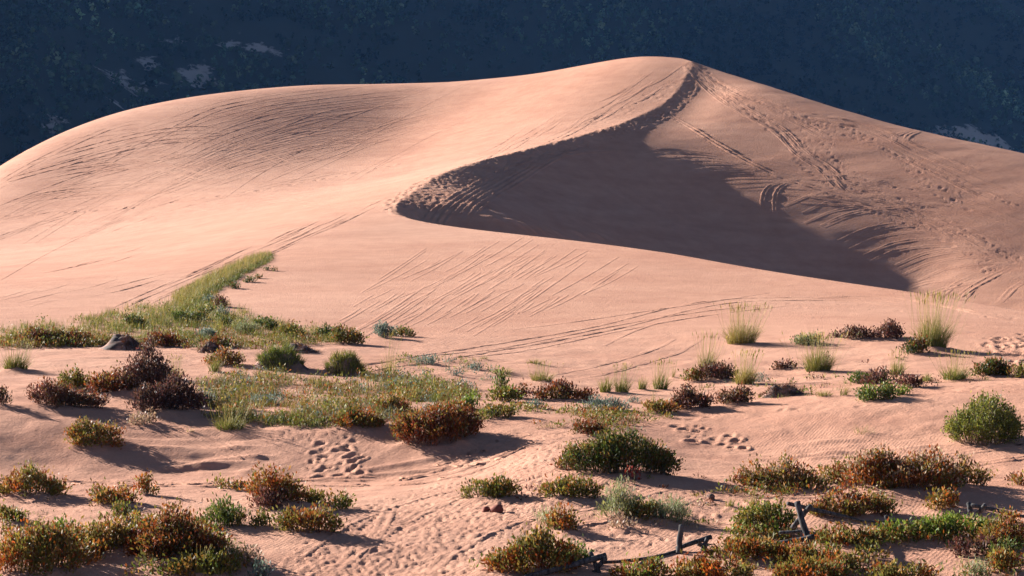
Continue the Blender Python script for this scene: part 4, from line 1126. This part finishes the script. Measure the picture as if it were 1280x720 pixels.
cover('grass_ridge', [
    ([(215, 372), (262, 345), (310, 324), (336, 317), (338, 322), (300, 342), (262, 364), (230, 388)], 1100, ['straw', 'straw', 'straw', 'grass'], .42, .0),
    ([(222, 385), (262, 362), (310, 336), (340, 318), (340, 326), (305, 344), (268, 368), (235, 392)], 900, ['ggreen', 'green', 'grass'], .26, .1)],
    'band of tall grass climbing the side of the dune', -0.6)
cover('low_scrub', [
    ([(905, 674), (950, 652), (985, 645), (990, 676), (930, 678)], 160, ['rust', 'olive', 'bright'], .26, .9),
    ([(1020, 674), (1110, 672), (1150, 664), (1280, 662), (1280, 692), (1210, 678), (1060, 684), (1020, 686)], 330, ['rust', 'rust', 'olive', 'bright'], .28, .9),
    ([(760, 730), (890, 722), (920, 692), (1010, 692), (1040, 704), (1090, 718), (1210, 718), (1280, 708), (1280, 730), (760, 730)], 380, ['rust', 'rust', 'olive'], .26, .9),
    ([(0, 660), (60, 655), (150, 650), (260, 660), (330, 715), (320, 730), (0, 730)], 620, ['rust', 'rust', 'olive', 'olive', 'bright'], .30, .9),
    ([(905, 612), (1050, 580), (1240, 590), (1245, 615), (1050, 625), (905, 622)], 300, ['rust', 'olive'], .22, .9),
    ([(600, 690), (745, 690), (740, 730), (590, 730)], 160, ['rust', 'olive', 'bright'], .26, .9)],
    'low rust and olive scrub filling in between the near thickets')
cover('scattered_litter', [
    ([(600, 600), (900, 590), (950, 650), (800, 690), (640, 690)], 60, ['pale', 'purple', 'olive'], .08, .8),
    ([(0, 600), (330, 600), (420, 690), (260, 700), (0, 660)], 50, ['pale', 'purple', 'olive'], .08, .8),
    ([(860, 620), (960, 610), (930, 660), (860, 660)], 20, ['grass'], .12, .2),
    ([(1000, 440), (1250, 440), (1250, 470), (1000, 480)], 50, ['pale', 'purple', 'grass'], .1, .6)],
    'dry twigs and bits of plants strewn over the near sand')
# ------------------------------------------------------------------ the broken buck and rail fence
def at(px, py, up=0.0):
    """the ground under a point of the photograph, raised"""
    g = ground_at([px], [py])[0]
    return np.array([g[0], g[1], g[2] + up])
def on_ray(px, py, d):
    return np.array(W(px, py, d))
def pole_mesh(a, b, ra, rb, sag=0.0, seed=0, segs=10, sides=9):
    """a weathered pole in its own axes: slightly crooked, knots, cut ends"""
    a, b = np.array(a, float), np.array(b, float); L_ = np.linalg.norm(b - a); D = (b - a) / L_
    S_ = np.cross(D, [0, 0, 1.0]); S_ /= np.linalg.norm(S_) + 1e-9; T_ = np.cross(S_, D)
    v = []
    for i in range(segs + 1):
        t = i / segs
        c = S_ * 0.5 * ra * vnoise(np.array([t * 3.1 + seed]), np.array([seed * 1.7]), 5)[0] + T_ * 0.5 * ra * vnoise(np.array([t * 2.7 - seed]), np.array([seed * 0.9]), 6)[0]
        c = a + D * L_ * t + c - np.array([0, 0, sag]) * 4 * t * (1 - t)
        for k in range(sides):
            an = 2 * math.pi * k / sides
            r = (ra * (1 - t) + rb * t) * (1 + 0.28 * vnoise(np.array([k * 0.9 + seed * 3]), np.array([t * 7.0]), 12)[0])
            v.append(c + (S_ * math.cos(an) + T_ * math.sin(an)) * r)
    v += [a - D * 0.01, b + D * 0.01]
    q = []; t3 = []
    for i in range(segs):
        for k in range(sides):
            k2 = (k + 1) % sides
            q.append((i * sides + k, i * sides + k2, (i + 1) * sides + k2, (i + 1) * sides + k))
    e0, e1 = len(v) - 2, len(v) - 1
    for k in range(sides):
        k2 = (k + 1) % sides
        t3.append((e0, k2, k)); t3.append((e1, segs * sides + k, segs * sides + k2))
    return np.array(v), np.array(q), np.array(t3)
def fence(label, poles):
    p0 = np.array(poles[0][1]); base = np.array([p0[0], p0[1], float(zfun(p0[0], p0[1]))])
    t = thing('rail_fence', label, 'fence', tuple(base), 'lengths of broken rail fence')
    for i, (nm, a, b, ra, rb, sag) in enumerate(poles):
        v, q, t3 = pole_mesh(a, b, ra * 0.66, rb * 0.66, sag, seed=i * 2.3 + base[0])
        link(nm, make_mesh(nm, v - base, q, t3, smooth_shade=True), WOOD, t)
d1 = ground_at([745], [715])[0][1]
d2 = ground_at([852], [692])[0][1]
fence('near length of broken fence with a sloping rail, crossed posts and a lone upright post', [
    ('rail', on_ray(640, 727, d1 - .7), on_ray(757, 694, d1 + .05), .085, .10, .0),
    ('post', on_ray(738, 690, d1 + .12), on_ray(756, 735, d1 - .15), .07, .08, .0),
    ('post', on_ray(757, 697, d1 - .10), on_ray(722, 740, d1 + .2), .08, .07, .0),
    ('rail', on_ray(752, 703, d1 + .1), on_ray(852, 687, d2 + .25), .06, .055, .07),
    ('rail', on_ray(846, 686, d2 + .15), on_ray(889, 671, d2 + .5), .07, .085, .0),
    ('post', on_ray(851, 656, d2 + .08), on_ray(849, 694, d2 + .02), .09, .10, .0),
    ('post', on_ray(884, 673, d2 + .35), on_ray(873, 700, d2 + .2), .075, .08, .0),
    ('rail', on_ray(872, 680, d2 + .6), on_ray(930, 681, d2 + 1.2), .06, .055, .03)])
d3 = ground_at([1003], [688])[0][1]; d4 = ground_at([1112], [664])[0][1]
fence('middle length of fence with grey crossed posts and a dark leaning rail', [
    ('post', on_ray(996, 627, d3 + .10), on_ray(1011, 678, d3 - .15), .10, .11, .0),
    ('post', on_ray(1014, 632, d3 + .22), on_ray(990, 660, d3 + .45), .085, .08, .0),
    ('rail', on_ray(985, 629, d3 + .32), on_ray(1078, 652, d4 + .10), .07, .065, .0),
    ('rail', on_ray(1074, 651, d4 + .10), on_ray(1124, 652, d4 + .4), .055, .05, .02),
    ('post', on_ray(1108, 644, d4 + .05), on_ray(1112, 657, d4), .075, .08, .0),
    ('rail', on_ray(968, 680, d3 - .1), on_ray(1018, 671, d3 - .3), .075, .085, .0),
    ('rail', on_ray(974, 666, d3 + .25), on_ray(1008, 664, d3 + .1), .06, .06, .0),
    ('rail', on_ray(925, 682, d3 - .5), on_ray(972, 681, d3 - .2), .05, .055, .01)])
d5 = ground_at([1212], [650])[0][1]
fence('far length of fence, a dark rail sloping out of the frame behind green clumps', [
    ('rail', on_ray(1214, 631, d5), on_ray(1262, 642, d5 - .1), .075, .07, .0),
    ('rail', on_ray(1256, 641, d5 - .1), on_ray(1320, 648, d5 - .4), .065, .06, .03),
    ('post', on_ray(1211, 628, d5 + .1), on_ray(1213, 640, d5), .09, .09, .0),
    ('post', on_ray(1232, 631, d5 - .12), on_ray(1222, 642, d5), .085, .08, .0)])
def rock(px, py, w_, label, sd, mat=ROCK):
    g = at(px, py); r = w_ / ppm(g[1]) / 2
    nu, nv_ = 10, 7; v = []
    for i in range(nv_ + 1):
        for k in range(nu):
            th = math.pi * i / nv_; ph = 2 * math.pi * k / nu
            n = np.array([math.sin(th) * math.cos(ph), math.sin(th) * math.sin(ph), math.cos(th)])
            rr = r * (1 + 0.7 * fbm(np.array([n[0] * 1.3 + sd]), np.array([n[1] * 1.3 + n[2] * 1.9]), sd, 2)[0])
            v.append(n * rr * [1.0, .85, .75])
    q = [(i * nu + k, (i + 1) * nu + k, (i + 1) * nu + (k + 1) % nu, i * nu + (k + 1) % nu) for i in range(nv_) for k in range(nu)]
    o = link('rock', make_mesh('rock', v, q), mat, loc=(g[0], g[1], g[2] + r * .35))
    o['label'] = label; o['category'] = 'rock'; o['group'] = 'loose rocks on the track'
rock(607, 640, 11, 'smaller of two dark red rocks lying on the track', 3)
rock(622, 640, 16, 'larger of two dark red rocks lying on the track', 8)
rock(889, 624, 12, 'dark wedge of rock on the sand beside the long rust thicket', 12, CRUST_SHADE)

# ------------------------------------------------------------------ the wooded mountainside behind
HGX, HGY, HY0 = -0.27, 0.51, 1000.0
def hill_z(x, y):
    d = HGX * x + HGY * (y - HY0)
    s = d / 0.58
    up = np.where(d > 0, d, 0)
    up = 420 * np.tanh((up / 420) ** 1.6) ** (1 / 1.6)
    g = 40 * fbm((x * 0.85 + y * 0.53) / 150, (y * 0.85 - x * 0.53) / 420, 15, 3) + 8 * fbm(x / 40, y / 40, 19, 3)
    return 1.0 + up + g * smooth(0, 60, d)
hx = np.concatenate([np.linspace(-3600, -620, 40), np.arange(-600, 601, 9.0), np.linspace(620, 3600, 40)])
hy = np.concatenate([np.arange(420, 640, 20.0), np.arange(640, 1800, 9.0), np.geomspace(1800, 4600, 60)])
HX, HYY = np.meshgrid(hx, hy)
HZ = hill_z(HX, HYY); HZ = HZ - 3.0 * (1 - smooth(0, 30, HGX * HX + HGY * (HYY - HY0)))
bare_px = [(250, 103, 26, 10), (160, 98, 16, 7), (150, 103, 18, 5), (185, 82, 8, 10), (128, 96, 12, 6), (205, 108, 8, 6), (328, 60, 16, 4), (288, 56, 8, 3), (262, 92, 10, 8), (214, 50, 14, 4),
           (68, 152, 7, 12), (35, 142, 9, 4), (222, 86, 5, 4), (138, 122, 9, 4), (1205, 172, 26, 6), (1255, 182, 9, 6), (1178, 170, 14, 4), (1230, 176, 14, 5), (370, 102, 10, 3)]
def on_hill(px, py):
    u, s = pix_ray(px, py); d = np.arange(620, 2600, 4.0)
    g = hill_z(u * d, d) - (CAM_H + s * d); k = np.where(g > 0)[0]
    return (float(u * d[k[0]]), float(d[k[0]])) if len(k) else None
BARE = []
for px, py, a, b in bare_px:
    h = on_hill(px, py)
    if h: BARE.append((h[0], h[1], a * h[1] / F, max(b * h[1] / F / 0.45, 6)))
def bare(x, y):
    o = np.zeros_like(x)
    for bx_, by_, ra, rb in BARE:
        o = np.maximum(o, np.exp(-(((x - bx_) / ra) ** 2 + ((y - by_) / rb) ** 2) * 0.9))
    return np.clip(o + 0.9 * fbm(x / 14, y / 20, 55, 3) * (o > 0.05), 0, 1)
bm = bare(HX, HYY)
c = np.repeat(bm[..., None], 3, 2)
nI, mI = HX.shape; i = np.arange(nI * mI).reshape(nI, mI)
q = np.stack([i[:-1, :-1], i[:-1, 1:], i[1:, 1:], i[1:, :-1]], -1).reshape(-1, 4)
HILL, nt, p = new_mat('mountain_soil')
a_ = nt.nodes.new('ShaderNodeAttribute'); a_.attribute_name = 'tint'     # how far the pale rock is laid bare there
gg = nt.nodes.new('ShaderNodeNewGeometry')
nn = nt.nodes.new('ShaderNodeTexNoise'); nn.inputs['Scale'].default_value = 0.16; nn.inputs['Detail'].default_value = 6; nn.inputs['Roughness'].default_value = .7
nt.links.new(gg.outputs['Position'], nn.inputs['Vector'])
m1 = nt.nodes.new('ShaderNodeMath'); m1.operation = 'MULTIPLY_ADD'; nt.links.new(a_.outputs['Fac'], m1.inputs[0]); m1.inputs[1].default_value = 0.50; nt.links.new(nn.outputs['Fac'], m1.inputs[2])
rr = nt.nodes.new('ShaderNodeValToRGB'); rr.color_ramp.elements[0].position = .69; rr.color_ramp.elements[0].color = (.040, .040, .030, 1)
rr.color_ramp.elements[1].position = .80; rr.color_ramp.elements[1].color = (.30, .25, .21, 1)
nt.links.new(m1.outputs[0], rr.inputs['Fac']); nt.links.new(rr.outputs[0], p.inputs['Base Color'])
p.inputs['Roughness'].default_value = 1; p.inputs['Specular IOR Level'].default_value = 0.05
hill = link('mountain_hillside', make_mesh('mountain_hillside', np.stack([HX, HYY, HZ], -1).reshape(-1, 3), q, cols=c.reshape(-1, 3), smooth_shade=True), HILL)
hill['kind'] = 'structure'
# trees: irregular crowns of leaf clumps, one wood
px = rng.uniform(-160, 1440, 90000); dd = rng.uniform(680, 2000, 90000) ; u = (px - 640) / F
tx, ty = u * dd, dd
tz = hill_z(tx, ty); ys = 300 - (tz - CAM_H) / ty * F
dens = 0.5 + 0.9 * fbm(tx / 45, ty / 60, 33, 3)
ok = (HGX * tx + HGY * (ty - HY0) > 4) & (ys > -50) & (ys < 225) & (rng.uniform(0, 1, len(tx)) < np.clip(dens, .05, .95) * (dd / 1500)) & (rng.uniform(0, 1, len(tx)) > 0.72 * np.clip(bare(tx, ty) * 1.6, 0, 1))
tx, ty, tz = tx[ok][:17000], ty[ok][:17000], tz[ok][:17000]
n = len(tx); K = 10
size = rng.uniform(1.2, 2.7, n) ; tall = rng.uniform(1.0, 1.7, n)
off = rng.normal(0, 1, (n, K, 3)); off /= np.linalg.norm(off, axis=2)[..., None]; off *= rng.uniform(.35, 1, (n, K, 1))
cen = np.stack([tx, ty, tz + size * tall * 0.9], 1)[:, None, :] + off * np.stack([size, size, size * tall], 1)[:, None, :]
# each clump is one bent, tilted leaf mass of four faces
D = off + rng.normal(0, .5, off.shape); D /= np.linalg.norm(D, axis=2)[..., None]
S_ = np.cross(D, rng.normal(0, 1, D.shape)); S_ /= np.linalg.norm(S_, axis=2)[..., None]; T_ = np.cross(D, S_)
sz = (size[:, None] * rng.uniform(.28, .58, (n, K)))[..., None]
ring = [cen + (S_ * math.cos(a) + T_ * math.sin(a)) * sz * rng.uniform(.7, 1.3, (n, K, 1)) for a in (0, math.pi / 2, math.pi, 1.5 * math.pi)]
V = np.stack(ring + [cen + D * sz * .55], 2).reshape(-1, 3)
b = np.arange(n * K)[:, None] * 5
T = np.concatenate([b + np.array([[k, (k + 1) % 4, 4]]) for k in range(4)])
tc = np.array([[.018, .032, .018], [.014, .028, .017], [.028, .042, .020], [.020, .032, .018], [.042, .055, .028]])[rng.integers(0, 5, n)] * 1.35 * rng.lognormal(0, .42, (n, 1)) * np.clip(1 + 1.5 * fbm(tx / 38, ty / 60, 88, 2), .35, 2)[:, None] * np.clip(0.95 + 1.7 * fbm(tx / 170, ty / 260, 71, 3) + (0.35 * smooth(60, 210, 300 - (tz - CAM_H) / ty * F)), .3, 2.4)[:, None]
C = np.repeat(tc, K * 5, 0)
TREE = leaf_material('tree_foliage', 0.1, 0.9)
wood = link('forest', make_mesh('forest', V, None, T, cols=C), TREE)
wood['kind'] = 'stuff'; wood['label'] = 'dark pine and juniper wood covering the shaded mountainside'; wood['category'] = 'forest'
# ------------------------------------------------------------------ the air: far things fade to blue
hb = bpy.data.meshes.new('haze')
x0_, x1_, y0_, y1_, z0_, z1_ = -3700, 3700, -120, 4700, -14, 520
hb.from_pydata([(x, y, z) for z in (z0_, z1_) for y in (y0_, y1_) for x in (x0_, x1_)], [],
               [(0, 2, 3, 1), (4, 5, 7, 6), (0, 1, 5, 4), (2, 6, 7, 3), (0, 4, 6, 2), (1, 3, 7, 5)])
HAZE = bpy.data.materials.new('haze'); HAZE.use_nodes = True; nt = HAZE.node_tree
nt.nodes.remove(nt.nodes['Principled BSDF'])
pv = nt.nodes.new('ShaderNodeVolumePrincipled'); pv.inputs['Color'].default_value = (0.16, 0.42, 1.0, 1)
pv.inputs['Density'].default_value = 0.00003; pv.inputs['Anisotropy'].default_value = 0.0
nt.links.new(pv.outputs[0], nt.nodes['Material Output'].inputs['Volume'])
hz = link('haze', hb, HAZE); hz['kind'] = 'stuff'
hz.display_type = 'WIRE'
